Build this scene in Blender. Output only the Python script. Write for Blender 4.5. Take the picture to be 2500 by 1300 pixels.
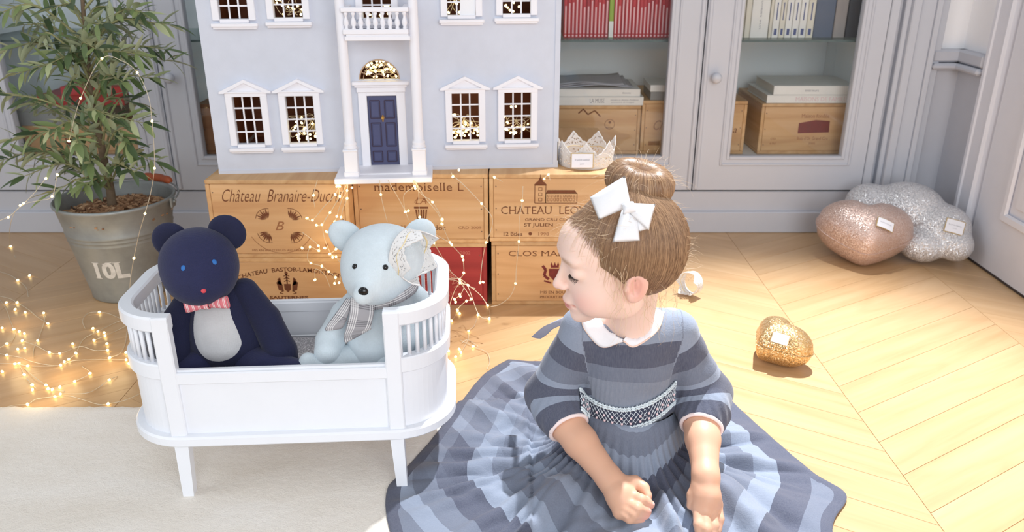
import bpy, bmesh, math, random
import numpy as np
from mathutils import Vector, Matrix
for o in list(bpy.data.objects): bpy.data.objects.remove(o)
scene = bpy.context.scene
COL = scene.collection
R = math.radians; PI = math.pi
rnd = random.Random(7)

# ------------------------------------------------------------------ camera, light, exposure
F = 1970.0; H = 0.85; PITCH = R(22.1)
cam = bpy.data.cameras.new('camera'); cam.sensor_width = 36.0; cam.lens = 36.0 * F / 2500.0
cam_o = bpy.data.objects.new('camera', cam); COL.objects.link(cam_o)
cam_o.location = (0, 0, H); cam_o.rotation_euler = (PI / 2 - PITCH, 0, 0)
cam.clip_start = 0.01
cam.dof.use_dof = True; cam.dof.focus_distance = 1.36; cam.dof.aperture_fstop = 6.3
scene.camera = cam_o

def lin(c):
    c = c / 255.0
    return c / 12.92 if c <= 0.04045 else ((c + 0.055) / 1.055) ** 2.4
def C(r, g, b): return (lin(r), lin(g), lin(b), 1.0)

w = bpy.data.worlds.new('daylight_sky'); scene.world = w; w.use_nodes = True
bg = w.node_tree.nodes['Background']
bg.inputs[0].default_value = (0.92, 0.955, 1.0, 1); bg.inputs[1].default_value = 0.60

def area(name, loc, target, sx, sy, power, col, spread=180):
    l = bpy.data.lights.new(name, 'AREA'); l.shape = 'RECTANGLE'; l.size = sx; l.size_y = sy
    l.energy = power; l.color = col; l.spread = R(spread)
    o = bpy.data.objects.new(name, l); COL.objects.link(o); o.location = loc
    o.rotation_euler = (Vector(target) - Vector(loc)).to_track_quat('-Z', 'Y').to_euler()
    return o
# added area fills standing in for unseen daylight behind and beside the camera
area('front_fill_daylight', (1.0, -2.2, 1.5), (0.1, 1.6, 0.3), 2.6, 2.2, 80, (0.95, 0.97, 1.0))
area('side_fill_daylight', (-2.6, 0.3, 1.7), (0.0, 1.6, 0.2), 1.6, 1.8, 17, (0.92, 0.96, 1.0))
# added spot standing in for a sunbeam, aimed steeply down onto child and floor
sp = bpy.data.lights.new('sunbeam_stand_in', 'SPOT'); sp.energy = 820; sp.color = (0.95, 0.97, 1.0)
sp.spot_size = R(39); sp.spot_blend = 0.9; sp.shadow_soft_size = 0.035
so = bpy.data.objects.new('sunbeam_stand_in', sp); COL.objects.link(so); so.location = (0.75, 2.31, 2.75)
so.rotation_euler = (Vector((0.60, 1.28, 0.0)) - Vector(so.location)).to_track_quat('-Z', 'Y').to_euler()

scene.view_settings.view_transform = 'Standard'; scene.view_settings.look = 'None'
scene.view_settings.gamma = 1.0; scene.view_settings.use_curve_mapping = False
scene.view_settings.exposure = 0.0

# ------------------------------------------------------------------ projection helpers (photograph pixel -> place at a known depth)
ca, sa = math.cos(PITCH), math.sin(PITCH)
def ray(px, py):
    u = (px - 1250.0) / F; v = (py - 650.0) / F
    return Vector((u, ca - v * sa, -sa - v * ca))
def atY(px, py, Y):
    r = ray(px, py); t = Y / r.y; return Vector((r.x * t, Y, H + r.z * t))
def atZ(px, py, z=0.0):
    r = ray(px, py); t = (z - H) / r.z; return Vector((r.x * t, r.y * t, z))

# ------------------------------------------------------------------ scene-graph helpers
def tmat(o): return Matrix.LocRotScale(o.location, o.rotation_euler, o.scale)
def wmat(o):
    m = tmat(o)
    while o.parent: o = o.parent; m = tmat(o) @ m
    return m
def tag(o, label=None, cat=None, group=None, kind=None):
    if label: o['label'] = label
    if cat: o['category'] = cat
    if group: o['group'] = group
    if kind: o['kind'] = kind
    return o
def thing(name, label, cat, loc=(0, 0, 0), rz=0, group=None):
    o = bpy.data.objects.new(name, None); COL.objects.link(o); o.empty_display_size = 0.02
    o.location = loc; o.rotation_euler = (0, 0, rz)
    return tag(o, label, cat, group)
class MB:
    """collects geometry for one mesh"""
    def __init__(s): s.v = []; s.f = []; s.uv = None; s.mi = None
    def add(s, vs, fs):
        n = len(s.v); s.v += [tuple(v) for v in vs]; s.f += [tuple(i + n for i in f) for f in fs]
        return s
    def box(s, c, d, rot=None, bev=0.0):
        hx, hy, hz = d[0] / 2, d[1] / 2, d[2] / 2; c = Vector(c)
        b = min(bev, hx * .9, hy * .9, hz * .9)
        if b <= 0:
            vs = [Vector((x, y, z)) for x in (-hx, hx) for y in (-hy, hy) for z in (-hz, hz)]
            fs = [(0, 1, 3, 2), (4, 6, 7, 5), (0, 4, 5, 1), (2, 3, 7, 6), (0, 2, 6, 4), (1, 5, 7, 3)]
        else:
            vs = []; idx = {}
            for i, x in enumerate((-1, 1)):
                for j, y in enumerate((-1, 1)):
                    for k, z in enumerate((-1, 1)):
                        for a in range(3):
                            p = [x * (hx - b), y * (hy - b), z * (hz - b)]
                            p[a] = (x * hx, y * hy, z * hz)[a]
                            idx[(i, j, k, a)] = len(vs); vs.append(Vector(p))
            fs = []
            q = ((0, 0), (0, 1), (1, 1), (1, 0))
            for a in range(3):
                for e in (0, 1):
                    f = []
                    for m, n in q:
                        t = [m, n]; t.insert(a, e); f.append(idx[(*t, a)])
                    # a==1 axis flips orientation
                    if (e == 0) != (a == 1): f = f[::-1] if a != 1 else f
                    if a == 1: f = f if e == 0 else f[::-1]
                    fs.append(tuple(f))
            for a in range(3):              # edges along axis a
                b1, b2 = [k for k in range(3) if k != a]
                for m in (0, 1):
                    for n in (0, 1):
                        def key(e, face):
                            t = [0, 0, 0]; t[a] = e; t[b1] = m; t[b2] = n; return idx[(*t, face)]
                        fs.append((key(0, b1), key(1, b1), key(1, b2), key(0, b2)))
            for i in (0, 1):
                for j in (0, 1):
                    for k in (0, 1): fs.append((idx[(i, j, k, 0)], idx[(i, j, k, 1)], idx[(i, j, k, 2)]))
        if rot is not None: vs = [rot @ v for v in vs]
        return s.add([v + c for v in vs], fs)
    def tube(s, pts, r, n=8, caps=True, flat=1.0):
        pts = [Vector(p) for p in pts]; m = len(pts)
        rs = r if hasattr(r, '__len__') else [r] * m
        up = None; vs = []
        for i, p in enumerate(pts):
            t = (pts[min(i + 1, m - 1)] - pts[max(i - 1, 0)])
            if t.length < 1e-9: t = Vector((0, 0, 1))
            t.normalize()
            if up is None: up = t.orthogonal().normalized()
            else:
                up = up - t * up.dot(t)
                if up.length < 1e-6: up = t.orthogonal()
                up.normalize()
            w_ = t.cross(up)
            for k in range(n):
                a = 2 * PI * k / n
                vs.append(p + (up * math.cos(a) + w_ * math.sin(a) * flat) * rs[i])
        fs = [(i * n + k, i * n + (k + 1) % n, (i + 1) * n + (k + 1) % n, (i + 1) * n + k) for i in range(m - 1) for k in range(n)]
        if caps: fs += [tuple(range(n - 1, -1, -1)), tuple((m - 1) * n + k for k in range(n))]
        return s.add(vs, fs)
    def lathe(s, prof, n=32, c=(0, 0, 0), rot=None):
        vs = []; m = len(prof); c = Vector(c)
        for r, z in prof:
            for k in range(n):
                a = 2 * PI * k / n; v = Vector((r * math.cos(a), r * math.sin(a), z))
                vs.append((rot @ v if rot is not None else v) + c)
        fs = [(i * n + k, i * n + (k + 1) % n, (i + 1) * n + (k + 1) % n, (i + 1) * n + k) for i in range(m - 1) for k in range(n)]
        if prof[0][0] > 1e-6: fs.append(tuple(range(n - 1, -1, -1)))
        if prof[-1][0] > 1e-6: fs.append(tuple((m - 1) * n + k for k in range(n)))
        return s.add(vs, fs)
    def prism(s, poly, fn, d):
        """poly: 2D outline (ccw); fn(x, y, h) -> 3D point; extruded from h=0 to h=d"""
        n = len(poly)
        vs = [fn(x, y, 0) for x, y in poly] + [fn(x, y, d) for x, y in poly]
        fs = [tuple(range(n - 1, -1, -1)), tuple(range(n, 2 * n))] + [(k, (k + 1) % n, n + (k + 1) % n, n + k) for k in range(n)]
        return s.add(vs, fs)
    def grid(s, fn, nu, nv, closeu=False, closev=False):
        vs = [fn(i / (nu if closeu else nu - 1), j / (nv if closev else nv - 1)) for i in range(nu) for j in range(nv)]
        fs = []
        for i in range(nu if closeu else nu - 1):
            for j in range(nv if closev else nv - 1):
                a, b = i, (i + 1) % nu; c_, d = j, (j + 1) % nv
                fs.append((a * nv + c_, b * nv + c_, b * nv + d, a * nv + d))
        return s.add(vs, fs)
    def ball(s, c, r, n=12, m=8):
        rr = r if hasattr(r, '__len__') else (r, r, r); c = Vector(c)
        vs = [c + Vector((0, 0, -rr[2]))]
        for j in range(1, m):
            p = -PI / 2 + PI * j / m
            for k in range(n):
                a = 2 * PI * k / n
                vs.append(c + Vector((rr[0] * math.cos(p) * math.cos(a), rr[1] * math.cos(p) * math.sin(a), rr[2] * math.sin(p))))
        vs.append(c + Vector((0, 0, rr[2])))
        fs = [(0, 1 + (k + 1) % n, 1 + k) for k in range(n)]
        for j in range(m - 2):
            o = 1 + j * n
            fs += [(o + k, o + (k + 1) % n, o + n + (k + 1) % n, o + n + k) for k in range(n)]
        o = 1 + (m - 2) * n; t = len(vs) - 1
        fs += [(o + k, o + (k + 1) % n, t) for k in range(n)]
        return s.add(vs, fs)
    def mesh(s, name, smooth=False, fix=True):
        me = bpy.data.meshes.new(name); me.from_pydata(s.v, [], s.f)
        if fix:
            bm = bmesh.new(); bm.from_mesh(me); bmesh.ops.recalc_face_normals(bm, faces=bm.faces); bm.to_mesh(me); bm.free()
        if smooth: me.polygons.foreach_set('use_smooth', [True] * len(me.polygons))
        me.update(); return me
    def build(s, name, mat, parent=None, smooth=False, world=False, autosmooth=None, kind=None, fix=True, label=None):
        return link(name, s.mesh(name, smooth, fix), mat, parent, world, autosmooth, kind, label)
def link(name, me, mat, parent=None, world=False, autosmooth=None, kind=None, label=None):
    if world and parent is not None: me.transform(wmat(parent).inverted())
    if mat is not None:
        me.materials.clear()
        for m in (mat if isinstance(mat, (list, tuple)) else [mat]): me.materials.append(m)
    if autosmooth is not None: me.shade_auto(autosmooth)
    o = bpy.data.objects.new(name, me); COL.objects.link(o); o.parent = parent
    if kind: o['kind'] = kind
    if label: o['label'] = label
    return o
def _shade_auto(me, ang):
    me.polygons.foreach_set('use_smooth', [True] * len(me.polygons))
    bm = bmesh.new(); bm.from_mesh(me)
    for e in bm.edges:
        e.smooth = not (len(e.link_faces) == 2 and e.calc_face_angle(0) > ang)
    bm.to_mesh(me); bm.free()
def build_auto(mb, name, mat, parent=None, ang=40, world=False, kind=None, label=None):
    me = mb.mesh(name); _shade_auto(me, R(ang)); return link(name, me, mat, parent, world, None, kind, label)
def share(o, name, loc, parent, rot=None, mat=None):
    c = bpy.data.objects.new(name, o if isinstance(o, bpy.types.Mesh) else o.data); COL.objects.link(c); c.parent = parent; c.location = loc
    if rot is not None: c.rotation_euler = rot
    return c
def bez(ctrl, n):
    """Catmull-Rom through control points"""
    P = [Vector(p) for p in ctrl]; P = [P[0] * 2 - P[1]] + P + [P[-1] * 2 - P[-2]]
    out = []; m = len(P) - 3
    for i in range(n):
        t = i / (n - 1) * m; k = min(int(t), m - 1); t -= k
        p0, p1, p2, p3 = P[k:k + 4]
        out.append(0.5 * ((2 * p1) + (p2 - p0) * t + (2 * p0 - 5 * p1 + 4 * p2 - p3) * t * t + (3 * p1 - p0 - 3 * p2 + p3) * t ** 3))
    return out

# ------------------------------------------------------------------ materials
class NT:
    def __init__(s, name):
        s.m = bpy.data.materials.new(name); s.m.use_nodes = True; s.t = s.m.node_tree; s.n = s.t.nodes; s.n.clear()
        s.out = s.n.new('ShaderNodeOutputMaterial')
    def N(s, typ, **kw):
        n = s.n.new('ShaderNode' + typ)
        for k, v in kw.items():
            if k.startswith('i_'):
                key = k[2:]; key = int(key) if key.isdigit() else key.replace('_', ' ')
                if isinstance(v, bpy.types.NodeSocket): s.t.links.new(v, n.inputs[key])
                else: n.inputs[key].default_value = v
            else: setattr(n, k, v)
        return n
    def L(s, a, b): s.t.links.new(a, b)
    def coord(s, kind='Object', scale=(1, 1, 1), rot=(0, 0, 0), loc=(0, 0, 0), rand=0.0):
        tc = s.N('TexCoord'); v = tc.outputs[kind]
        if rand:
            oi = s.N('ObjectInfo'); mu = s.N('Math', operation='MULTIPLY', i_0=oi.outputs['Random'], i_1=rand)
            cx = s.N('CombineXYZ', i_0=mu.outputs[0], i_1=mu.outputs[0], i_2=mu.outputs[0])
            v = s.N('VectorMath', operation='ADD', i_0=v, i_1=cx.outputs[0]).outputs[0]
        mp = s.N('Mapping'); s.L(v, mp.inputs[0]); mp.inputs['Scale'].default_value = scale
        mp.inputs['Rotation'].default_value = rot; mp.inputs['Location'].default_value = loc
        return mp.outputs[0]
    def noise(s, vec, scale=5.0, detail=4.0, rough=0.55, dist=0.0):
        n = s.N('TexNoise'); s.L(vec, n.inputs['Vector']); n.inputs['Scale'].default_value = scale
        n.inputs['Detail'].default_value = detail; n.inputs['Roughness'].default_value = rough; n.inputs['Distortion'].default_value = dist
        return n.outputs['Fac']
    def ramp(s, fac, stops, interp='LINEAR'):
        r = s.N('ValToRGB'); s.L(fac, r.inputs[0]); e = r.color_ramp; e.interpolation = interp
        while len(e.elements) > 1: e.elements.remove(e.elements[-1])
        e.elements[0].position = stops[0][0]; e.elements[0].color = stops[0][1]
        for p, c in stops[1:]:
            x = e.elements.new(p); x.color = c
        return r.outputs[0]
    def mix(s, fac, a, b, typ='MIX'):
        m = s.N('MixRGB', blend_type=typ)
        for i, v in enumerate((fac, a, b)):
            if isinstance(v, bpy.types.NodeSocket): s.L(v, m.inputs[i])
            else: m.inputs[i].default_value = v
        return m.outputs[0]
    def math(s, op, a, b=0.0, c=0.0):
        m = s.N('Math', operation=op)
        for i, v in enumerate((a, b, c)):
            if isinstance(v, bpy.types.NodeSocket): s.L(v, m.inputs[i])
            else: m.inputs[i].default_value = v
        return m.outputs[0]
    def bump(s, h, strength=0.3, dist=0.002):
        b = s.N('Bump'); s.L(h, b.inputs['Height']); b.inputs['Strength'].default_value = strength; b.inputs['Distance'].default_value = dist
        return b.outputs[0]
    def bsdf(s, col, rough=0.5, metal=0.0, normal=None, **kw):
        b = s.N('BsdfPrincipled')
        for k, v in (('Base Color', col), ('Roughness', rough), ('Metallic', metal)) + tuple((k.replace('_', ' '), v) for k, v in kw.items()):
            if isinstance(v, bpy.types.NodeSocket): s.L(v, b.inputs[k])
            else: b.inputs[k].default_value = v
        if normal is not None: s.L(normal, b.inputs['Normal'])
        s.L(b.outputs[0], s.out.inputs[0]); return b
def scl(c, k): return (c[0] * k, c[1] * k, c[2] * k, 1)
def m_plain(name, col, rough=0.5, var=0.04, nscale=20, bump=0.0, bscale=200, metal=0.0, bd=0.001, **kw):
    t = NT(name); v = t.coord(rand=3.0)
    n = t.noise(v, nscale, 4)
    c = t.ramp(n, [(0.3, scl(col, 1 - var)), (0.7, scl(col, 1 + var))])
    nm = t.bump(t.noise(v, bscale, 3), bump, bd) if bump else None
    t.bsdf(c, rough, metal, nm, **kw); return t.m
def m_wood(name, c1, c2, c3, axis=0, scale=1.0, rough=0.5, rand=9.0, tint=0.12, ringw=0.5):
    """grain running along object axis"""
    t = NT(name); sc = [26 * scale] * 3; sc[axis] = 1.6 * scale
    v = t.coord(scale=tuple(sc), rand=rand)
    n1 = t.noise(v, 1.0, 5, 0.6, 0.6)
    sc2 = [90 * scale] * 3; sc2[axis] = 5 * scale
    n2 = t.noise(t.coord(scale=tuple(sc2), rand=rand), 1.0, 3, 0.6)
    sc3 = [7 * scale] * 3; sc3[axis] = 0.9 * scale
    n3 = t.noise(t.coord(scale=tuple(sc3), rand=rand), 1.0, 2, 0.5)
    rings = t.math('FRACT', t.math('MULTIPLY', n3, 9.0))
    rings = t.math('ABSOLUTE', t.math('SUBTRACT', rings, 0.5))
    c = t.ramp(n1, [(0.25, c1), (0.5, c2), (0.75, c3)])
    c = t.mix(t.math('MULTIPLY', t.ramp(rings, [(0.0, (1, 1, 1, 1)), (0.28, (0, 0, 0, 1))]), ringw), c, c1)
    c = t.mix(t.math('MULTIPLY', n2, 0.3), c, c1)
    oi = t.N('ObjectInfo'); f = t.math('MULTIPLY_ADD', oi.outputs['Random'], tint * 2, 1 - tint)
    c = t.mix(1.0, c, t.N('CombineXYZ', i_0=f, i_1=f, i_2=f).outputs[0], 'MULTIPLY')
    t.bsdf(c, rough, 0.0, t.bump(n2, 0.12, 0.0006)); return t.m
def m_emit(name, col, strength):
    t = NT(name); e = t.N('Emission'); e.inputs[0].default_value = col; e.inputs[1].default_value = strength
    t.L(e.outputs[0], t.out.inputs[0]); return t.m
def m_pane(name, tint=(0.985, 0.995, 1.0, 1), refl=0.015):
    t = NT(name); a = t.N('BsdfTransparent'); a.inputs[0].default_value = tint
    g = t.N('BsdfGlossy'); g.inputs['Roughness'].default_value = 0.02
    lw = t.N('LayerWeight'); lw.inputs[0].default_value = 0.25
    f = t.math('MULTIPLY_ADD', lw.outputs['Fresnel'], 0.35, refl)
    m = t.N('MixShader'); t.L(f, m.inputs[0]); t.L(a.outputs[0], m.inputs[1]); t.L(g.outputs[0], m.inputs[2]); t.L(m.outputs[0], t.out.inputs[0])
    return t.m

M = {}
M['cab'] = m_plain('grey_lacquered_wood', C(202, 205, 213), 0.45, 0.02, 6, 0.05, 120)
M['cab_in'] = m_plain('pale_blue_cabinet_lining', C(238, 244, 246), 0.6, 0.01)
M['wall_white'] = m_plain('white_wall_paint', C(246, 246, 248), 0.8, 0.01)
M['wall_grey'] = m_plain('grey_wainscot_paint', C(192, 194, 202), 0.55, 0.02)
M['door_paint'] = m_plain('pale_grey_door_paint', C(224, 225, 233), 0.4, 0.015)
M['white'] = m_plain('white_satin_paint', C(238, 240, 244), 0.4, 0.01, 20)
M['white_toy'] = m_plain('white_toy_house_paint', C(240, 240, 246), 0.5, 0.01, 20)
M['crib'] = m_plain('white_lacquer', C(235, 238, 244), 0.32, 0.01, 20)
M['house'] = m_plain('pale_grey_blue_wall', C(208, 213, 225), 0.75, 0.025, 30, 0.1, 400)
M['house_in'] = m_wood('brown_interior_panel', C(122, 72, 50), C(150, 92, 64), C(168, 108, 78), 0, 1.0, 0.6)
M['navy_door'] = m_plain('navy_door_paint', C(72, 76, 112), 0.5, 0.04, 60, 0.15, 500)
M['navy_groove'] = m_plain('plum_groove_paint', C(52, 38, 62), 0.6)
M['brass'] = m_plain('brass', C(205, 160, 85), 0.3, 0.03, metal=0.9)
M['pine'] = m_wood('pine_crate_wood', C(198, 148, 100), C(220, 176, 126), C(230, 192, 146), 0, 1.0, 0.6, ringw=0.45)
M['pine_end'] = m_wood('pine_crate_edge', C(194, 146, 98), C(216, 174, 124), C(230, 192, 144), 1, 1.0, 0.6, ringw=0.3)
M['pine_dark'] = m_wood('aged_crate_wood', C(150, 100, 70), C(176, 124, 86), C(196, 146, 104), 0, 1.0, 0.6)
M['pine_red'] = m_wood('red_stained_crate_wood', C(138, 40, 42), C(168, 54, 54), C(180, 66, 62), 0, 1.0, 0.6, ringw=0.2)
M['ink'] = m_plain('burnt_brown_ink', C(116, 66, 38), 0.8, 0.15, 90)
M['ink_l'] = m_plain('faded_brown_ink', C(158, 104, 66), 0.8, 0.12, 90)
M['ink_red'] = m_plain('maroon_ink', C(122, 48, 44), 0.8, 0.15, 90)
M['ink_pale'] = m_plain('pale_ink_on_red', C(205, 120, 104), 0.8, 0.1, 90)
M['ink_grey'] = m_plain('grey_print', C(150, 150, 158), 0.8)
M['nail'] = m_plain('dull_nail', C(120, 92, 74), 0.6)
M['oak'] = m_wood('oak_parquet', C(196, 146, 88), C(220, 174, 116), C(232, 190, 134), 0, 0.8, 0.36, 11.0, 0.05, 0.2)
M['joint'] = m_plain('dark_floor_joint', C(196, 150, 98), 0.8)
M['pane'] = m_pane('cabinet_glass')
M['shelf_glass'] = m_pane('shelf_glass', (0.78, 0.88, 0.86, 1), 0.16)
M['shelf_edge'] = m_plain('dark_glass_edge', C(86, 104, 102), 0.2)
def m_rug():
    t = NT('cream_wool_pile'); v = t.coord()
    n = t.noise(t.coord(scale=(2.2, 5, 1)), 1.6, 4, 0.6); f = t.noise(t.coord(scale=(1, 1.6, 1)), 420, 2)
    c = t.ramp(n, [(0.3, C(234, 226, 214)), (0.55, C(243, 237, 228)), (0.75, C(247, 243, 237))])
    c = t.mix(t.math('MULTIPLY', f, 0.18), c, C(190, 176, 156))
    h = t.math('ADD', f, t.math('MULTIPLY', t.noise(v, 90, 3), 1.5))
    t.bsdf(c, 0.95, 0, t.bump(h, 0.45, 0.003), Sheen_Weight=0.3); return t.m
M['rug'] = m_rug()
# ------------------------------------------------------------------ the room
def struct(o, kind='structure'): o['kind'] = kind; return o
XR = 1.315; YC = 2.372; YB = 2.405
# parquet: chevron columns, every board a piece of its own
fl_o = struct(MB().box((0, 0.6, -0.02), (5.2, 5.4, 0.036)).build('floor', M['joint']))
COLX0 = 0.186; CW = 0.482; PW = 0.098; SL = 0.60
def plank_mesh(sgn):
    mb = MB(); g = 0.0004; hw = PW / 2 - g; b = 0.0004
    dx = CW / 2 - g
    def ring(e, z):
        return [(-dx + e, -sgn * SL * (dx - e) - hw + e, z), (dx - e, sgn * SL * (dx - e) - hw + e, z), (dx - e, sgn * SL * (dx - e) + hw - e, z), (-dx + e, -sgn * SL * (dx - e) + hw - e, z)]
    vs = ring(0, -0.002) + ring(0, -b) + ring(b, 0)
    fs = [(8, 9, 10, 11)] + [(r * 4 + k, r * 4 + (k + 1) % 4, r * 4 + 4 + (k + 1) % 4, r * 4 + 4 + k) for r in (0, 1) for k in range(4)]
    mb.add(vs, fs); me = mb.mesh('plank'); return me
def m_oak(sgn):
    t = NT('oak_parquet_board'); a = math.atan(SL) * sgn
    def cv(sc, r): 
        tc = t.N('TexCoord'); oi = t.N('ObjectInfo')
        mu = t.math('MULTIPLY', oi.outputs['Random'], 17.0)
        ad = t.N('VectorMath', operation='ADD', i_0=tc.outputs['Object'], i_1=t.N('CombineXYZ', i_0=mu, i_1=mu, i_2=mu).outputs[0])
        m0 = t.N('Mapping'); t.L(ad.outputs[0], m0.inputs[0]); m0.inputs['Rotation'].default_value = (0, 0, -a)
        m1 = t.N('Mapping'); t.L(m0.outputs[0], m1.inputs[0]); m1.inputs['Scale'].default_value = sc
        return m1.outputs[0]
    n1 = t.noise(cv((2.0, 30, 1), 0), 1.0, 5, 0.6, 0.5); n2 = t.noise(cv((6, 150, 1), 0), 1.0, 3); n3 = t.noise(cv((1.2, 7, 1), 0), 1.0, 2)
    rings = t.math('ABSOLUTE', t.math('SUBTRACT', t.math('FRACT', t.math('MULTIPLY', n3, 7.0)), 0.5))
    c = t.ramp(n1, [(0.25, C(192, 154, 112)), (0.5, C(204, 168, 126)), (0.78, C(212, 178, 138))])
    c = t.mix(t.math('MULTIPLY', t.ramp(rings, [(0, (1, 1, 1, 1)), (0.2, (0, 0, 0, 1))]), 0.16), c, C(178, 134, 88))
    c = t.mix(t.math('MULTIPLY', n2, 0.22), c, C(180, 138, 92))
    oi = t.N('ObjectInfo'); f = t.math('MULTIPLY_ADD', oi.outputs['Random'], 0.10, 0.95)
    c = t.mix(1.0, c, t.N('CombineXYZ', i_0=f, i_1=f, i_2=f).outputs[0], 'MULTIPLY')
    t.bsdf(c, 0.3, 0, t.bump(n2, 0.06, 0.0004)); return t.m
pm = {}
for s_ in (1, -1):
    pm[s_] = plank_mesh(s_); pm[s_].materials.append(m_oak(s_))
for k in range(-4, 3):
    xc = COLX0 + (k + 0.5) * CW; sgn = 1 if k % 2 == 1 else -1
    if xc - CW / 2 > XR: continue
    y = 0.62 + 0.03 * (k % 2)
    while y < 2.6:
        # skip boards the photograph cannot show
        if not (y > 2.45 + 0.2 or abs(xc) > 0.75 * y + 0.75):
            share(pm[sgn], 'plank', (xc, y, 0.0), fl_o)
        y += PW
# walls
wb = struct(MB().box((0, YB + 0.42, 1.3), (5.2, 0.06, 2.6)).build('wall_back', M['wall_white']))
def part(name, c, d, mat, parent, bev=0.002, **kw): return MB().box(c, d, None, bev).build(name, mat, parent, **kw)
wr = struct(MB().box((XR + 0.05, 1.0, 1.3), (0.1, 2.9, 2.6)).build('wall_right', M['wall_white']))
part('wainscot_panel', (XR - 0.004, 2.33, 0.25), (0.012, 0.30, 0.5), M['wall_grey'], wr)
part('upper_wall', (1.28, YB + 0.06, 1.3), (0.12, 0.10, 2.6), M['wall_white'], wb, 0)
part('wainscot_panel', (1.275, YB + 0.005, 0.25), (0.11, 0.02, 0.5), M['wall_grey'], wb)
# chair rail: moulded profile round the corner
tr = struct(MB().box((1.27, YB - 0.006, 0.536), (0.11, 0.03, 0.036), None, 0.006).build('trim_1', M['wall_grey']))
part('rail_bead', (1.27, YB - 0.012, 0.507), (0.11, 0.042, 0.018), M['wall_grey'], tr, 0.006)
part('rail_return', (XR - 0.012, 2.333, 0.536), (0.031, 0.15, 0.036), M['wall_grey'], tr, 0.006)
part('rail_bead_return', (XR - 0.016, 2.333, 0.507), (0.043, 0.15, 0.018), M['wall_grey'], tr, 0.006)
# door casing and door leaf in the right wall
t2 = struct(MB().box((XR - 0.008, 2.215, 1.05), (0.03, 0.085, 2.1), None, 0.004).build('trim_2', M['door_paint']))
part('casing_bead', (XR - 0.02, 2.243, 1.05), (0.014, 0.022, 2.1), M['door_paint'], t2, 0.005)
part('casing_inner_bead', (XR - 0.016, 2.182, 1.05), (0.02, 0.012, 2.1), M['door_paint'], t2, 0.004)
d1 = struct(MB().box((XR + 0.004, 1.72, 1.05), (0.03, 0.88, 2.09), None, 0.002).build('door_1', M['door_paint']))
def ring_frame(name, xf, y0, y1, z0, z1, wd, dp, parent, mat):
    mb = MB(); x = xf - dp / 2
    mb.box((x, (y0 + y1) / 2, z0 + wd / 2), (dp, y1 - y0, wd), None, dp * .45); mb.box((x, (y0 + y1) / 2, z1 - wd / 2), (dp, y1 - y0, wd), None, dp * .45)
    mb.box((x + .0003, y0 + wd / 2, (z0 + z1) / 2), (dp, wd - .0006, z1 - z0 - wd), None, dp * .45); mb.box((x + .0003, y1 - wd / 2, (z0 + z1) / 2), (dp, wd - .0006, z1 - z0 - wd), None, dp * .45)
    return mb.build(name, mat, parent)
ring_frame('panel_moulding', XR - 0.011, 1.42, 2.035, 0.155, 0.80, 0.026, 0.012, d1, M['door_paint'])
part('raised_panel', (XR - 0.013, 1.727, 0.477), (0.01, 0.52, 0.55), M['door_paint'], d1, 0.005)
part('door_foot_shade', (XR - 0.006, 1.72, 0.004), (0.012, 0.9, 0.006), m_plain('painted_gap_shade', C(70, 60, 55), 0.9), d1, 0)  # solid dark strip, colour stands in for the shade under the door
# left side of the room, outside the photograph, closes the corner
wl = struct(MB().box((-2.05, 1.9, 1.3), (0.06, 1.4, 2.6)).build('wall_left', M['wall_grey']))

# ------------------------------------------------------------------ built-in bookcases
def holed(mb, x0, x1, z0, z1, y0, y1, holes):
    xs = sorted({x0, x1, *[h[0] for h in holes], *[h[1] for h in holes]}); zs = sorted({z0, z1, *[h[2] for h in holes], *[h[3] for h in holes]})
    def inside(xm, zm): return not (x0 < xm < x1 and z0 < zm < z1) or any(h[0] < xm < h[1] and h[2] < zm < h[3] for h in holes)
    for i in range(len(xs) - 1):
        for j in range(len(zs) - 1):
            a, b, c, d = xs[i], xs[i + 1], zs[j], zs[j + 1]; xm, zm = (a + b) / 2, (c + d) / 2
            if inside(xm, zm): continue
            mb.add([(a, y0, c), (b, y0, c), (b, y0, d), (a, y0, d)], [(0, 1, 2, 3)]); mb.add([(a, y1, c), (b, y1, c), (b, y1, d), (a, y1, d)], [(3, 2, 1, 0)])
            e = 1e-5
            if inside(a - e, zm): mb.add([(a, y0, c), (a, y1, c), (a, y1, d), (a, y0, d)], [(3, 2, 1, 0)])
            if inside(b + e, zm): mb.add([(b, y0, c), (b, y1, c), (b, y1, d), (b, y0, d)], [(0, 1, 2, 3)])
            if inside(xm, c - e): mb.add([(a, y0, c), (b, y0, c), (b, y1, c), (a, y1, c)], [(3, 2, 1, 0)])
            if inside(xm, d + e): mb.add([(a, y0, d), (b, y0, d), (b, y1, d), (a, y1, d)], [(0, 1, 2, 3)])
    return mb
ZD = 0.135; ZT = 1.60; ZP = 0.243
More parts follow.
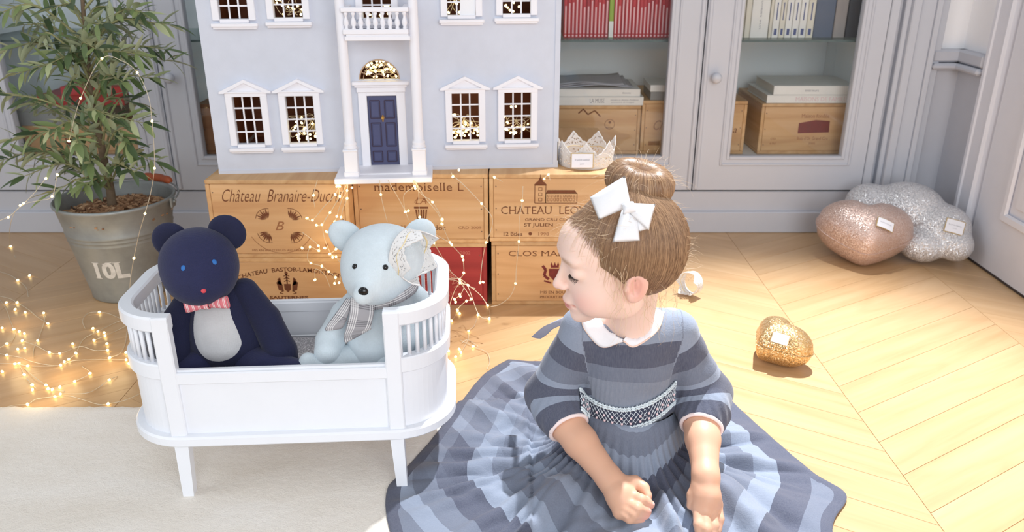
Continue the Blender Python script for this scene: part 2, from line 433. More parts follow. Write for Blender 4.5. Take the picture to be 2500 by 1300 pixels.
def bookcase(label, x0, x1, doors, shelf_z):
    t = thing('bookcase', label, 'bookcase', ((x0 + x1) / 2, YC, 0))
    for nm, c, d in (('back_panel', ((x0 + x1) / 2, YC + 0.40, 0.86), (x1 - x0, 0.02, 1.6)), ('side_panel', (x0 + .009, YC + 0.22, 0.86), (0.018, 0.338, 1.6)), ('side_panel', (x1 - .009, YC + 0.22, 0.86), (0.018, 0.338, 1.6)),
                     ('inner_floor', ((x0 + x1) / 2, YC + 0.22, 0.215), (x1 - x0 - .037, 0.338, 0.02)), ('top_panel', ((x0 + x1) / 2, YC + 0.22, 1.67), (x1 - x0, 0.34, 0.02))):
        MB().box(c, d).build(nm, M['cab_in'], t, world=True)
    part('plinth', ((x0 + x1) / 2, YC + 0.02, 0.034), (x1 - x0, 0.05, 0.068), M['cab'], t, 0.003, world=True)
    part('bottom_rail', ((x0 + x1) / 2, YC + 0.022, 0.099), (x1 - x0, 0.03, 0.064), M['cab'], t, 0.002, world=True)
    part('top_rail', ((x0 + x1) / 2, YC + 0.022, 1.64), (x1 - x0, 0.03, 0.07), M['cab'], t, 0.002, world=True)
    for (a, b, pa, pb, kx, hid) in doors:
        g = 0.0022; mb = MB()
        holed(mb, a + g, b - g, ZD + 0.003, ZT, YC, YC + 0.024, [(pa, pb, ZP, 1.52)])
        d = mb.build('door', M['cab'], t, world=True)
        # glazing bead in two steps, and a fine bead along the door edge
        for off, wd, dp, nm in ((0.0, 0.010, 0.004, 'glazing_bead'), (0.022, 0.007, 0.005, 'outer_moulding')):
            mb = MB(); A, B, Z0, Z1 = pa - off, pb + off, ZP - off, 1.52 + off; y = YC - dp / 2 + .001
            mb.box((A - wd / 2, y, (Z0 + Z1) / 2), (wd, dp, Z1 - Z0 + 2 * wd), None, .002); mb.box((B + wd / 2, y, (Z0 + Z1) / 2), (wd, dp, Z1 - Z0 + 2 * wd), None, .002)
            mb.box(((A + B) / 2, y, Z0 - wd / 2), (B - A, dp, wd), None, .002); mb.box(((A + B) / 2, y, Z1 + wd / 2), (B - A, dp, wd), None, .002)
            mb.build(nm, M['cab'], d, world=True)
        MB().box(((a if kx and kx < (a + b) / 2 else b) + (0.011 if kx and kx < (a + b) / 2 else -0.011), YC - 0.001, (ZD + ZT) / 2), (0.012, 0.008, ZT - ZD - .01), None, .003).build('edge_bead', M['cab'], d, world=True)
        MB().box(((pa + pb) / 2, YC + 0.014, (ZP + 1.52) / 2), (pb - pa + .01, 0.003, 1.52 - ZP + .01)).build('pane', M['pane'], d, world=True)
        if kx:
            k = MB().lathe([(0.0062, 0), (0.0058, .008), (0.010, .011), (0.0145, .016), (0.0155, .022), (0.013, .029), (0.007, .0325), (0, .0335)], 24, (kx, YC, 0.478), Matrix.Rotation(PI / 2, 3, 'X'))
            k.build('knob', M['cab'] if not hid else M['cab'], d, smooth=True, world=True)
    s_ = MB().box(((x0 + x1) / 2, YC + 0.215, shelf_z), (x1 - x0 - .036, 0.33, 0.006)).build('glass_shelf', M['shelf_glass'], t, world=True)
    MB().box(((x0 + x1) / 2, YC + 0.0495, shelf_z), (x1 - x0 - .036, 0.0012, 0.006)).build('shelf_front_edge', M['shelf_edge'], s_, world=True)
    return t
SH = 0.574
bc_r = bookcase('grey glazed bookcase with red and white books behind the seated child', 0.015, 1.066, [(0.015, 0.549, 0.120, 0.450, None, 0), (0.549, 1.066, 0.654, 0.990, 0.588, 0)], SH)
bc_l = bookcase('grey glazed bookcase behind the olive tree', -1.60, -0.49, [(-1.60, -1.022, -1.473, -1.118, None, 0), (-1.022, -0.49, -0.925, -0.595, -0.986, 0)], SH)
# pilaster frames between and beside the bookcases
def pilaster(n, xs, z1=1.7):
    t = None
    for i, (a, b, y) in enumerate(xs):
        o = MB().box(((a + b) / 2, (y + YC + .3) / 2, z1 / 2), (b - a, YC + .3 - y, z1), None, 0.003)
        if t is None: t = struct(o.build('trim_%d' % n, M['cab']))
        else: o.build('fluting', M['cab'], t)
pilaster(3, [(1.067, 1.093, YC + .001), (1.093, 1.112, YC + 0.03), (1.112, 1.128, YC + .012), (1.128, 1.152, YC - .002), (1.152, 1.196, YC + .006), (1.196, 1.212, YC - .001), (1.212, 1.238, YC + .016)])
pilaster(4, [(-0.489, -0.44, YC), (-0.44, -0.03, YC + .02), (-0.03, 0.014, YC)])
pilaster(5, [(-2.02, -1.66, YC + .02), (-1.66, -1.601, YC)])
# ------------------------------------------------------------------ rug
def rug():
    x0, x1, y0, y1 = -1.9, 0.02, 0.45, 1.352
    mb = MB(); r = random.Random(3)
    nx, ny = 150, 70
    def fn(u, v):
        x = x0 + (x1 - x0) * u; y = y0 + (y1 - y0) * v
        e = min(u, 1 - u) * (x1 - x0); e2 = min(v, 1 - v) * (y1 - y0)
        k = min(1, min(e, e2) / 0.012); z = 0.0015 + 0.0105 * math.sqrt(max(0, 1 - (1 - k) ** 2))
        j = 0.003 if min(e, e2) < 0.02 else 0
        return (x + r.uniform(-j, j) * .6, y + r.uniform(-j, j), z + r.uniform(0, .0012))
    mb.grid(fn, nx, ny)
    o = mb.build('rug', M['rug'], smooth=True)
    tag(o, 'cream wool pile rug under the white doll cot', 'rug')
rug()
# ------------------------------------------------------------------ flat print helpers
def text_geo(s, shear=0.0, bold=0.0, spacing=1.0, smallcaps=False):
    cu = bpy.data.curves.new('t', 'FONT'); cu.body = s; cu.shear = shear; cu.offset = bold; cu.space_character = spacing
    cu.resolution_u = 3; cu.size = 1.0; cu.align_x = 'CENTER'
    o = bpy.data.objects.new('t', cu); COL.objects.link(o)
    dg = bpy.context.evaluated_depsgraph_get(); me = bpy.data.meshes.new_from_object(o.evaluated_get(dg))
    v = [tuple(p.co) for p in me.vertices]; f = [tuple(p.vertices) for p in me.polygons]
    if not shear:          # printed roman capitals: bracketed feet on every upright stem
        ys = sorted(p[1] for p in v); lo_, hi_ = 0.0, max(ys)
        for e in list(me.edges):
            a, b = me.vertices[e.vertices[0]].co, me.vertices[e.vertices[1]].co
            for lev, sg in ((lo_, 1), (hi_, -1)):
                if abs(a.y - lev) < .012 + abs(bold) and abs(b.y - lev) < .012 + abs(bold) and .03 < abs(a.x - b.x) < .22:
                    x0, x1 = min(a.x, b.x) - .055, max(a.x, b.x) + .055; n = len(v); y0 = a.y; v += [(x0, y0, 0), (x1, y0, 0), (x1, y0 + sg * .034, 0), (x0, y0 + sg * .034, 0)]; f.append((n, n + 1, n + 2, n + 3))
    bpy.data.objects.remove(o); bpy.data.curves.remove(cu); bpy.data.meshes.remove(me)
    return v, f
class Print:
    """ink shapes on a flat face, drawn in face coordinates (metres), then placed by fn(x, z, h)"""
    def __init__(s): s.v = []; s.f = []
    def text(s, t, cx, cz, wd, ht=None, shear=0.0, bold=0.0, bend=0.0, spacing=1.0, rot=0.0, serif=False):
        v, f = text_geo(t, shear, bold, spacing)
        xs = [p[0] for p in v]; ys = [p[1] for p in v]
        x0, x1, y0, y1 = min(xs), max(xs), min(ys), max(ys)
        sx = wd / (x1 - x0); sy = (ht / (y1 - y0)) if ht else sx
        n = len(s.v); c, q = math.cos(rot), math.sin(rot)
        for p in v:
            x = (p[0] - (x0 + x1) / 2) * sx; z = (p[1] - (y0 + y1) / 2) * sy
            z -= bend * (x / (wd / 2)) ** 2
            s.v.append((cx + x * c - z * q, cz + x * q + z * c))
        s.f += [tuple(i + n for i in g) for g in f]; return s
    def poly(s, pts):
        n = len(s.v); s.v += [tuple(p) for p in pts]; s.f.append(tuple(range(n, n + len(pts)))); return s
    def rect(s, x0, x1, z0, z1): return s.poly([(x0, z0), (x1, z0), (x1, z1), (x0, z1)])
    def line(s, pts, wd, closed=False):
        pts = [Vector((p[0], p[1])) for p in pts]; m = len(pts)
        for i in range(m if closed else m - 1):
            a, b = pts[i], pts[(i + 1) % m]; d = b - a
            if d.length < 1e-7: continue
            q = Vector((-d.y, d.x)).normalized() * wd / 2
            s.poly([a - q, b - q, b + q, a + q])
        return s
    def circ(s, cx, cz, r, wd=None, n=20, a0=0, a1=2 * PI):
        pts = [(cx + r * math.cos(a0 + (a1 - a0) * k / n), cz + r * math.sin(a0 + (a1 - a0) * k / n)) for k in range(n + 1)]
        if wd: return s.line(pts, wd)
        return s.poly(pts[:-1])
    def build(s, name, mat, parent, fn, label=None):
        me = bpy.data.meshes.new(name); me.from_pydata([fn(x, z) for x, z in s.v], [], s.f); me.update()
        return link(name, me, mat, parent, label=label)

# ------------------------------------------------------------------ wine crates
def crate(label, x0, x1, y0, z0, z1, depth=0.5, rz=0.0, wood='pine', group=None, nails=True):
    """front end board faces the camera; origin at front bottom left corner"""
    t = thing('wine_crate', label, 'crate', (x0, y0, z0), rz, group)
    W, Hh, th = x1 - x0, z1 - z0, 0.010
    wm, we = M[wood], M['pine_end'] if wood == 'pine' else M[wood]
    g = 0.0006
    b = MB().box((W / 2, 0.007, Hh / 2), (W - 2 * th - 2 * g, 0.014, Hh - 2 * th - 2 * g), None, 0.0012).build('end_board', wm, t)
    part('lid', (W / 2, depth / 2, Hh - th / 2), (W, depth, th), M['pine_end'] if wood != 'pine_dark' else wm, t, 0.0014)
    part('base_board', (W / 2, depth / 2, th / 2), (W, depth, th), we, t, 0.0014)
    for sx in (th / 2, W - th / 2): part('side_board', (sx, depth / 2, Hh / 2), (th, depth, Hh - 2 * th - 2 * g), we, t, 0.0014)
    part('end_board', (W / 2, depth - 0.007, Hh / 2), (W - 2 * th, 0.014, Hh - 2 * th), wm, t, 0.0012)
    if nails:
        mb = MB()
        for x in (0.016, W - 0.016):
            for k in range(3): mb.lathe([(0.0016, 0), (0.0016, 0.0008), (0, 0.0009)], 8, (x, 0, 0.03 + k * (Hh - 0.06) / 2), Matrix.Rotation(PI / 2, 3, 'X'))
        mb.build('nails', M['nail'], b, kind='stuff')
    return t, b, W, Hh
FR = lambda x, z: (x, -0.0004, z)
ZK = 0.338
# --- upper left: cursive name, four shells round a monogram
XA0, XA1, YA = -0.705, -0.378, 1.784
t, b, W, Hh = crate('pine wine crate with cursive name and four shell emblems, left end of top row', XA0, XA1, YA, 0.146, ZK)
Print().text('Château  Branaire-Ducru', W / 2 + .01, .155, .275, .030, shear=.5, bold=-.010).build('name_lettering', M['ink'], b, FR)
for (cx, cz, a0, fl) in ((.128, .106, 2.2, 1), (.196, .106, .9, 1), (.128, .056, -2.2, 1), (.196, .056, -.9, 1)):
    p = Print()
    for k in range(7):
        a = a0 + (k - 3) * .26; l = .021 + .004 * (k % 2)
        bx, bz = cx - .013 * math.cos(a0), cz - .013 * math.sin(a0)
        q = Vector((-math.sin(a), math.cos(a))); d = Vector((math.cos(a), math.sin(a))); o = Vector((bx, bz))
        p.poly([o + d * .004 - q * .0006, o + d * l * .7 - q * .0024, o + d * l * 1.15, o + d * l * .7 + q * .0020])
    p.line([(cx - .013 * math.cos(a0) + .028 * math.cos(a0 + (k - 5) * .16), cz - .013 * math.sin(a0) + .028 * math.sin(a0 + (k - 5) * .16)) for k in range(11)], .0012)
    p.build('shell_emblem', M['ink'], b, FR)
p = Print().text('B', .162, .081, .022, .022, shear=.4).circ(.162, .092, .079, .0011, 24, PI * 1.16, PI * 1.84)
p.text('MIS EN BOUTEILLES AU CHATEAU', .16, .020, .14, .005).text('1999', .035, .030, .024, .010).text('12', .29, .033, .012, .009).circ(.268, .033, .004)
p.build('faded_lettering', M['ink_l'], b, FR)
# --- lower left
t, b, W, Hh = crate('low pine wine crate with arched lettering and bird crest, behind the doll cot', -0.708, -0.378, YA, 0.0, 0.145)
p = Print().text('CHATEAU  BASTOR-LAMONTAGNE', W / 2 + .015, .108, .262, .011, bend=.022, bold=.012)
p.text('SAUTERNES', W / 2 + .002, .034, .094, .008, bold=.03)
for sx in (-1, 1):
    c0 = W / 2 + .002
    for k in range(5):
        a = 1.9 + k * .22; l = .022 - .002 * k
        p.poly([(c0 + sx * .012, .066), (c0 + sx * (.012 + l * .8 * -math.cos(a) - .002), .066 + l * math.sin(a)), (c0 + sx * (.012 + l * .8 * -math.cos(a) + .003), .066 + l * math.sin(a) * .9)])
    p.poly([(c0 + sx * .010, .050), (c0 + sx * .022, .054), (c0 + sx * .026, .074), (c0 + sx * .018, .078), (c0 + sx * .012, .068)])
    p.line([(c0 + sx * .012, .052), (c0 + sx * .020, .046), (c0 + sx * .012, .044)], .002)
p.poly([(c0 - .008, .070), (c0 - .008, .056), (c0, .048), (c0 + .008, .056), (c0 + .008, .070)]).line([(c0, .07), (c0, .096)], .003)
for z in (.078, .085, .092): p.line([(c0 - .007, z - .002), (c0, z + .002), (c0 + .007, z - .002)], .002)
p.circ(c0, .098, .004)
p.build('crest_and_lettering', M['ink'], b, lambda x, z: (x, -0.0004, z + .009))
# --- upper middle
YK = 1.834
t, b, W, Hh = crate('pine wine crate reading mademoiselle L, middle of top row', -0.376, -0.057, YK, 0.165, ZK)
Print().text('mademoiselle L', W / 2 - .004, .142, .212, .020, spacing=1.05, bold=-.004).build('name_lettering', M['ink'], b, FR)
p = Print()
c0 = W / 2
p.rect(c0 - .017, c0 + .017, .088, .093)
for k in range(5):
    x = -0.0125 + k * .00625; p.poly([(c0 + x * .8 - .0014, .064), (c0 + x * .8 + .0014, .064), (c0 + x + .0018, .086), (c0 + x - .0018, .086)])
p.rect(c0 - .011, c0 + .011, .060, .0635)
p.build('bucket_mark', M['ink'], b, FR)
Print().text('Médoc', c0 + .031, .040, .052, .012).build('region_lettering', M['ink'], b, FR)
p = Print().text('LA', c0, .108, .026, .017, shear=.3).circ(c0, .098, .016, .0012, 14, .3, PI - .3).text('CRD 2009', c0 + .115, .040, .055, .007).text('Haut', c0 - .035, .040, .03, .011)
p.build('faded_lettering', M['ink_l'], b, FR)
# --- lower middle: red
t, b, W, Hh = crate('wine crate with red stained front, behind right end of doll cot', -0.376, -0.062, YK, 0.0, 0.164, wood='pine_red')
p = Print().text('2002', .262, .140, .025, .008).text('PAPE', .12, .128, .09, .016, bold=.01)
p.build('name_lettering', M['ink_pale'], b, FR)
Print().text('CLEMENT', .222, .086, .088, .015, bold=.01, rot=-1.15).build('pale_lettering', M['ink_pale'], b, FR)
p = Print().text('GRAND CRU', .14, .070, .10, .009)
Print().text('GRAVES', .218, .030, .07, .013, bold=.01).build('region_lettering', M['ink_pale'], b, FR)
p.build('growth_lettering', M['ink_pale'], b, FR)
p = Print().circ(.10, .09, .03, .002, 20).poly([(.09, .10), (.11, .10), (.11, .085), (.10, .075), (.09, .085)])
p.build('round_seal', M['ink_pale'], b, FR)
# --- upper right
t, b, W, Hh = crate('pine wine crate with turreted building mark, under the white lace crown', -0.054, 0.252, YK, 0.169, ZK)
p = Print()
def bl(x0, x1, z0, z1, wd=.0016): p.line([(x0, z0), (x1, z0), (x1, z1), (x0, z1)], wd, True)
X0 = .108
bl(X0, X0 + .026, .098, .142); p.poly([(X0 - .003, .142), (X0 + .029, .142), (X0 + .022, .150), (X0 + .004, .150)]); p.poly([(X0 + .006, .150), (X0 + .020, .150), (X0 + .013, .163)]); p.line([(X0 + .013, .16), (X0 + .013, .168)], .0015)
for k in range(3): bl(X0 + .009, X0 + .017, .103 + k * .013, .110 + k * .013, .001)
bl(X0 + .026, X0 + .10, .098, .122); p.poly([(X0 + .026, .122), (X0 + .10, .122), (X0 + .094, .130), (X0 + .030, .130)])
for k in range(9): bl(X0 + .030 + k * .0076, X0 + .034 + k * .0076, .103, .110, .0008); bl(X0 + .030 + k * .0076, X0 + .034 + k * .0076, .113, .118, .0008)
p.text('CHATEAU  LEOVILLE', .152, .080, .248, .019, bold=-.006).text('GRAND CRU CLASSÉ', .148, .0575, .125, .0085).text('ST JULIEN', .118, .042, .070, .0105, bold=.008)
p.text('12 Btles', .056, .020, .046, .010, bold=.008).circ(.098, .0205, .0042)
p.build('building_mark_and_lettering', M['ink'], b, FR)
p = Print().text('1998', .130, .020, .026, .008).text('PRODUCE OF FRANCE', .215, .020, .07, .007)
p.build('faded_lettering', M['ink_l'], b, FR)
# --- lower right
t, b, W, Hh = crate('pine wine crate with maroon crest, lowest box directly behind the child', -0.050, 0.252, YK, 0.0, 0.168)
p = Print().text('CLOS MARQUIS', .142, .137, .20, .016, bold=-.006).text('MIS EN BOUTEILLES', .17, .035, .10, .007).text('PRODUIT DE FRANCE', .17, .022, .10, .006)
p.build('lettering', M['ink'], b, FR)
p = Print(); c0 = .155
p.poly([(c0 - .014, .098), (c0 + .014, .098), (c0 + .014, .080), (c0, .064), (c0 - .014, .080)])
for sx in (-1, 1):
    p.line([(c0 + sx * .014, .070), (c0 + sx * .026, .080), (c0 + sx * .022, .095), (c0 + sx * .030, .106)], .007).line([(c0 + sx * .008, .06), (c0 + sx * .026, .066)], .004)
p.rect(c0 - .010, c0 + .010, .101, .107)
for k in (-1, 0, 1): p.poly([(c0 + k * .008 - .003, .107), (c0 + k * .008 + .003, .107), (c0 + k * .008, .116)])
p.build('crest', M['ink_red'], b, FR)
# --- inside the bookcases
YI = 2.465; ZI = 0.226
def px_crate(label, pl, pr, pt, wood, depth=0.28):
    a, c = atY(pl, pt, YI), atY(pr, pt, YI)
    return crate(label, a.x, c.x, YI, ZI, a.z, depth, wood=wood)
t, b, W, Hh = px_crate('pine wine crate with maroon stamp under two white books, inside the bookcase', 1862, 2088, 253, 'pine')
p = Print().poly([(W * .42, Hh * .42), (W * .76, Hh * .44), (W * .755, Hh * .66), (W * .60, Hh * .68), (W * .42, Hh * .62)])
p.build('maroon_stamp', M['ink_red'], b, FR)
p = Print().text('Maison fondée', W * .59, Hh * .76, .085, .012).text('Bois d\'Or Grand Cru', W * .59, Hh * .32, .095, .010).text('2005', W * .59, Hh * .22, .02, .006).text('CRD', W * .16, Hh * .31, .016, .006).text('6 Btl', W * .16, Hh * .22, .018, .006)
p.build('faded_lettering', M['ink_l'], b, FR)
t, b, W, Hh = px_crate('pine wine crate half hidden by the door frame, left of the stamped crate', 1700, 1827, 247, 'pine')
p = Print().text('a', W * .80, Hh * .45, .012, shear=.3).text('R', W * .72, Hh * .15, .011); p.build('stamp', M['ink'], b, FR)
t, b, W, Hh = px_crate('pine wine crate with round stamp under white books, behind the lace crown', 1330, 1566, 258, 'pine_dark' if False else 'pine')
p = Print().circ(W * .68, Hh * .62, .015, .0014, 24).circ(W * .68, Hh * .66, .004).text('PRODUCE', W * .68, Hh * .55, .02, .004).line([(W * .35, Hh * .84), (W * .40, Hh * .93), (W * .45, Hh * .82), (W * .52, Hh * .9), (W * .58, Hh * .78)], .004)
p.build('round_stamp', M['ink'], b, FR)
t, b, W, Hh = px_crate('pine wine crate with cursive stamp, below the grey box in the bookcase', 1569, 1650, 246, 'pine')
p = Print().text('Ch', W * .55, Hh * .55, .035, .03, shear=.4).rect(W * .25, W * .6, Hh * .17, Hh * .25); p.build('cursive_stamp', M['ink_l'], b, FR)
t, b, W, Hh = px_crate('pine wine crate with red letters behind the olive tree trunk', 52, 345, 308, 'pine')
p = Print().text('HM', W * .40, Hh * .40, .045, .05, bold=.02); p.build('red_letters', M['ink_red'], b, FR)
t, b, W, Hh = px_crate('dark wine crate glimpsed left of the toy house', 478, 690, 255, 'pine_dark')
# --- books and boxes in the bookcases
def book(label, x0, x1, y0, z0, z1, depth, cover, group=None, page=None, flat=False, titles=(), inkm='ink_grey'):
    """spine faces the camera; cover boards, page block, printed spine"""
    t = thing('book', label, 'book', (x0, y0, z0), 0, group)
    W, Hh = x1 - x0, z1 - z0; c = 0.0018
    if flat:
        part('cover_board', (W / 2, depth / 2, c / 2), (W, depth, c), cover, t, 0.0006); part('cover_board', (W / 2, depth / 2, Hh - c / 2), (W, depth, c), cover, t, 0.0006)
        part('spine', (W / 2, c / 2, Hh / 2), (W, c, Hh - 2 * c), cover, t, 0.0004); part('page_block', (W / 2, depth / 2, Hh / 2), (W - .006, depth - .004, Hh - 2 * c), M['paper'], t, 0)
    else:
        part('cover_board', (c / 2, depth / 2, Hh / 2), (c, depth, Hh), cover, t, 0.0006); part('cover_board', (W - c / 2, depth / 2, Hh / 2), (c, depth, Hh), cover, t, 0.0006)
        part('spine', (W / 2, c / 2, Hh / 2), (W - 2 * c, c, Hh), cover, t, 0.0004); part('page_block', (W / 2, depth / 2, Hh / 2), (W - 2 * c, depth - .004, Hh - .006), M['paper'], t, 0)
    if titles:
        p = Print()
        for f in titles: f(p, W, Hh)
        p.build('spine_print', M[inkm], t, lambda x, z: (x, -0.0003, z))
    return t
M['paper'] = m_plain('book_paper', C(232, 226, 212), 0.9)
M['bk_red'] = m_plain('red_book_cover', C(196, 44, 50), 0.5, 0.06, 30); M['bk_red2'] = m_plain('dark_red_book_cover', C(172, 36, 44), 0.5, 0.06, 30)
M['bk_green'] = m_plain('lime_book_cover', C(150, 176, 52), 0.5); M['bk_white'] = m_plain('white_book_cover', C(236, 234, 228), 0.5)
M['bk_cream'] = m_plain('cream_book_cover', C(226, 220, 204), 0.6); M['bk_slate'] = m_plain('slate_blue_box_cover', C(92, 104, 124), 0.6); M['bk_dark'] = m_plain('charcoal_album_cover', C(62, 66, 72), 0.6)
M['bk_grey'] = m_plain('taupe_grey_cover', C(160, 152, 148), 0.6); M['box_grey'] = m_plain('grey_box_card', C(150, 152, 150), 0.7); M['print_pink'] = m_plain('pale_pink_print', C(230, 200, 202), 0.7)
M['print_rose'] = m_plain('rose_white_print', C(240, 190, 190), 0.7); M['print_blue'] = m_plain('indigo_print', C(84, 94, 140), 0.7)
ZS = SH + 0.003; YBK = 2.475
# row of red guide books with one green between
edges = [1374]; k = 0
pos = []; x = 1376.0
for i in range(12): pos.append((x, x + 9.0, 'r')); x += 9.1
pos.append((x + .5, x + 12, 'g')); x += 12.6
for i in range(16): pos.append((x, x + 8.7, 'r')); x += 8.8
ordn = ['first', 'second', 'third', 'fourth', 'fifth', 'sixth', 'seventh', 'eighth', 'ninth', 'tenth', 'eleventh', 'twelfth', 'thirteenth', 'fourteenth', 'fifteenth', 'sixteenth']
nl = 0; nr = 0; seen_g = False
for (a, bx, kind) in pos:
    xa, xb = atY(a, 80, YBK).x, atY(bx, 80, YBK).x - .0003
    hh = 0.235 + rnd.uniform(-.006, .006)
    if kind == 'g':
        seen_g = True
        book('lime green and white guide book between the red books', xa, xb, YBK, ZS, ZS + hh, .14, M['bk_green'], None, titles=[lambda p, W, Hh: p.rect(.0003, W - .0003, .001, .047)], inkm='bk_white')
    else:
        if seen_g: nr += 1; lab = 'slim red guide book, %s to the right of the green one' % ordn[nr - 1]
        else: nl += 1; lab = 'slim red guide book, %s to the left of the green one' % ordn[12 - nl]
        top = rnd.uniform(.085, .12)
        def ti(p, W, Hh, top=top):
            p.rect(W * .3, W * .72, .012, top); p.circ(W / 2, .006, W * .3, None, 8); p.rect(W * .34, W * .68, top + .03, .2)
        book(lab, xa, xb, YBK + rnd.uniform(0, .004), ZS, ZS + hh, .14, M['bk_red'] if rnd.random() < .7 else M['bk_red2'], 'red guide books on the glass shelf', titles=[ti], inkm='print_rose')
xa = atY(1636, 80, YBK).x; book('grey album at the right end of the red books', xa, xa + .014, YBK, ZS, ZS + .24, .15, M['bk_grey'])
xa += .016; book('thin red brochure against the cabinet side', xa, xa + .008, YBK, ZS, ZS + .23, .15, M['bk_red2'])
# right-hand row: paperbacks and albums
lst = [(1790, 1814, 'bk_cream', 0), (1816, 1829, 'bk_cream', 0), (1830, 1873, 'bk_white', 2), (1875, 1882, 'bk_cream', 0), (1883, 1899, 'bk_white', 1), (1900, 1913, 'bk_cream', 1), (1914, 1930, 'bk_white', 1), (1931, 1947, 'bk_white', 1), (1948, 1965, 'bk_white', 1), (1966, 1983, 'bk_cream', 1)]
labs = ['cream book at the left edge behind the cabinet door', 'narrow cream book left of the thick white one', 'thick white book with lettering up its spine', 'very thin cream booklet right of the thick white book', 'white paperback with blue spine mark, first of six', 'narrow paperback with faded spine mark, second of six', 'white paperback with dark blue spine mark, third of six', 'white paperback with blue spine mark, fourth of six', 'white paperback with blue spine mark, fifth of six', 'cream paperback beside the slate box, last of six']
for (a, bx, m_, ti), lab in zip(lst, labs):
    xa, xb = atY(a, 88, YBK).x, atY(bx, 88, YBK).x
    tl = []
    if ti == 1: tl = [lambda p, W, Hh: p.rect(W * .3, W * .72, .008, .026).rect(W * .42, W * .58, .05, .10)]
    if ti == 2: tl = [lambda p, W, Hh: p.text('une saison à la mer', W * .5, .10, .15, .006, rot=PI / 2)]
    book(lab, xa, xb, YBK, ZS, ZS + .21 + rnd.uniform(-.01, .01), .13, M[m_], titles=tl, inkm='print_blue' if ti == 1 else 'ink_grey')
for a, bx, m_, lab in ((1984, 2032, 'bk_slate', 'thick slate blue album on the glass shelf'), (2033, 2062, 'bk_grey', 'taupe album between slate and charcoal ones'), (2064, 2112, 'bk_dark', 'charcoal album at the right end of the shelf')):
    book(lab, atY(a, 95, YBK).x, atY(bx, 95, YBK).x - .001, YBK + .005, ZS, ZS + .25, .2, M[m_])
# lying books on the crates
def lying(label, pl, pr, pb, pt, depth, cover, titles=(), inkm='ink_grey', y=YI):
    a, c = atY(pl, pb, y), atY(pr, pt, y); return book(label, a.x, c.x, y, a.z, atY(pl, pt, y).z, depth, cover, flat=True, titles=titles, inkm=inkm)
def stack(items):
    z = items[0][0]
    for (z0, label, pl, pr, h, depth, cover, titles, inkm, y) in items:
        book(label, atY(pl, 230, y).x, atY(pr, 230, y).x, y, z, z + h, depth, cover, flat=True, titles=titles, inkm=inkm); z += h + .0003
zc = atY(1862, 253, YI).z + .0004
stack([(zc, 'white book with pale pink spine lettering, lying on the stamped crate', 1874, 2092, .0245, .22, M['bk_white'], [lambda p, W, Hh: p.text('MAISONS DE FAMILLE', W * .62, Hh * .5, W * .6, Hh * .5)], 'print_pink', YI + .004),
       (zc, 'thick white book on top of the pink lettered one', 1888, 2094, .0275, .20, M['bk_white'], [lambda p, W, Hh: p.text('intérieurs', W * .45, Hh * .5, .042, .007)], 'ink_grey', YI + .006)])
zc = atY(1500, 258, YI).z + .0004
stack([(zc, 'white book with boxed grey lettering, lying on the round stamped crate', 1340, 1572, .026, .20, M['bk_white'], [lambda p, W, Hh: p.text('LA MUSE', W * .51, Hh * .55, .045, .013).text('carnets et dessins d\'enfance', W * .80, Hh * .66, .085, .005).text('souvenirs et images', W * .78, Hh * .35, .07, .005)], 'ink_grey', YI),
       (zc, 'thin white book under the loose papers', 1338, 1563, .0225, .19, M['bk_white'], [lambda p, W, Hh: p.text('dessins', W * .85, Hh * .5, .026, .005)], 'ink_grey', YI + .004)])
zp = zc + .026 + .0225 + .001
def papers():
    mb = MB(); r = random.Random(5)
    a, c = atY(1345, 205, YI + .02).x, atY(1548, 205, YI + .02).x
    for k in range(3):
        ph = r.uniform(0, 6)
        def f(u, v, k=k, ph=ph): return (a + (c - a) * (u * (1 - .06 * k)), YI + .02 + .15 * v, zp + .0015 + .004 * k + .004 * (1 + math.sin(u * 7 + ph)) + .007 * v * (1 + math.sin(4 * u + ph * 2)))
        mb.grid(f, 24, 8)
    o = mb.build('loose_paper_sheaf', m_plain('grey_tissue_paper', C(184, 184, 190), 0.8), smooth=True)
    sol = o.modifiers.new('thick', 'SOLIDIFY'); sol.thickness = 0.0008
    tag(o, 'crumpled grey paper sheets lying on the thin white book', 'paper')
papers()
zc = atY(1600, 246, YI).z + .0005
t = thing('storage_box', 'small grey lidded box on the crate at the cabinet side', 'box', (atY(1588, 245, YI).x, YI + .004, zc))
part('body', (.04, .07, .013), (.08, .14, .026), M['box_grey'], t, .001); part('lid', (.04, .07, .036), (.084, .144, .020), M['bk_white'], t, .001)
# behind the olive tree: folded red things and a grey box on the lower shelf level
zc = atY(100, 308, YI).z + .0005
t = thing('storage_box', 'flat grey box on the crate behind the olive tree', 'box', (atY(40, 300, YI).x, YI, zc))
part('body', (.13, .10, .022), (.26, .20, .044), M['box_grey'], t, .001); part('lid', (.13, .10, .053), (.264, .204, .018), M['box_grey'], t, .001)
zc += .063
stack([(zc, 'wide red book under a rose one, behind the olive leaves', 88, 300, .030, .19, M['bk_red2'], [], 'ink_grey', YI), (zc, 'rose red book on top of the wide red one', 150, 310, .026, .17, M['bk_red'], [], 'ink_grey', YI)])
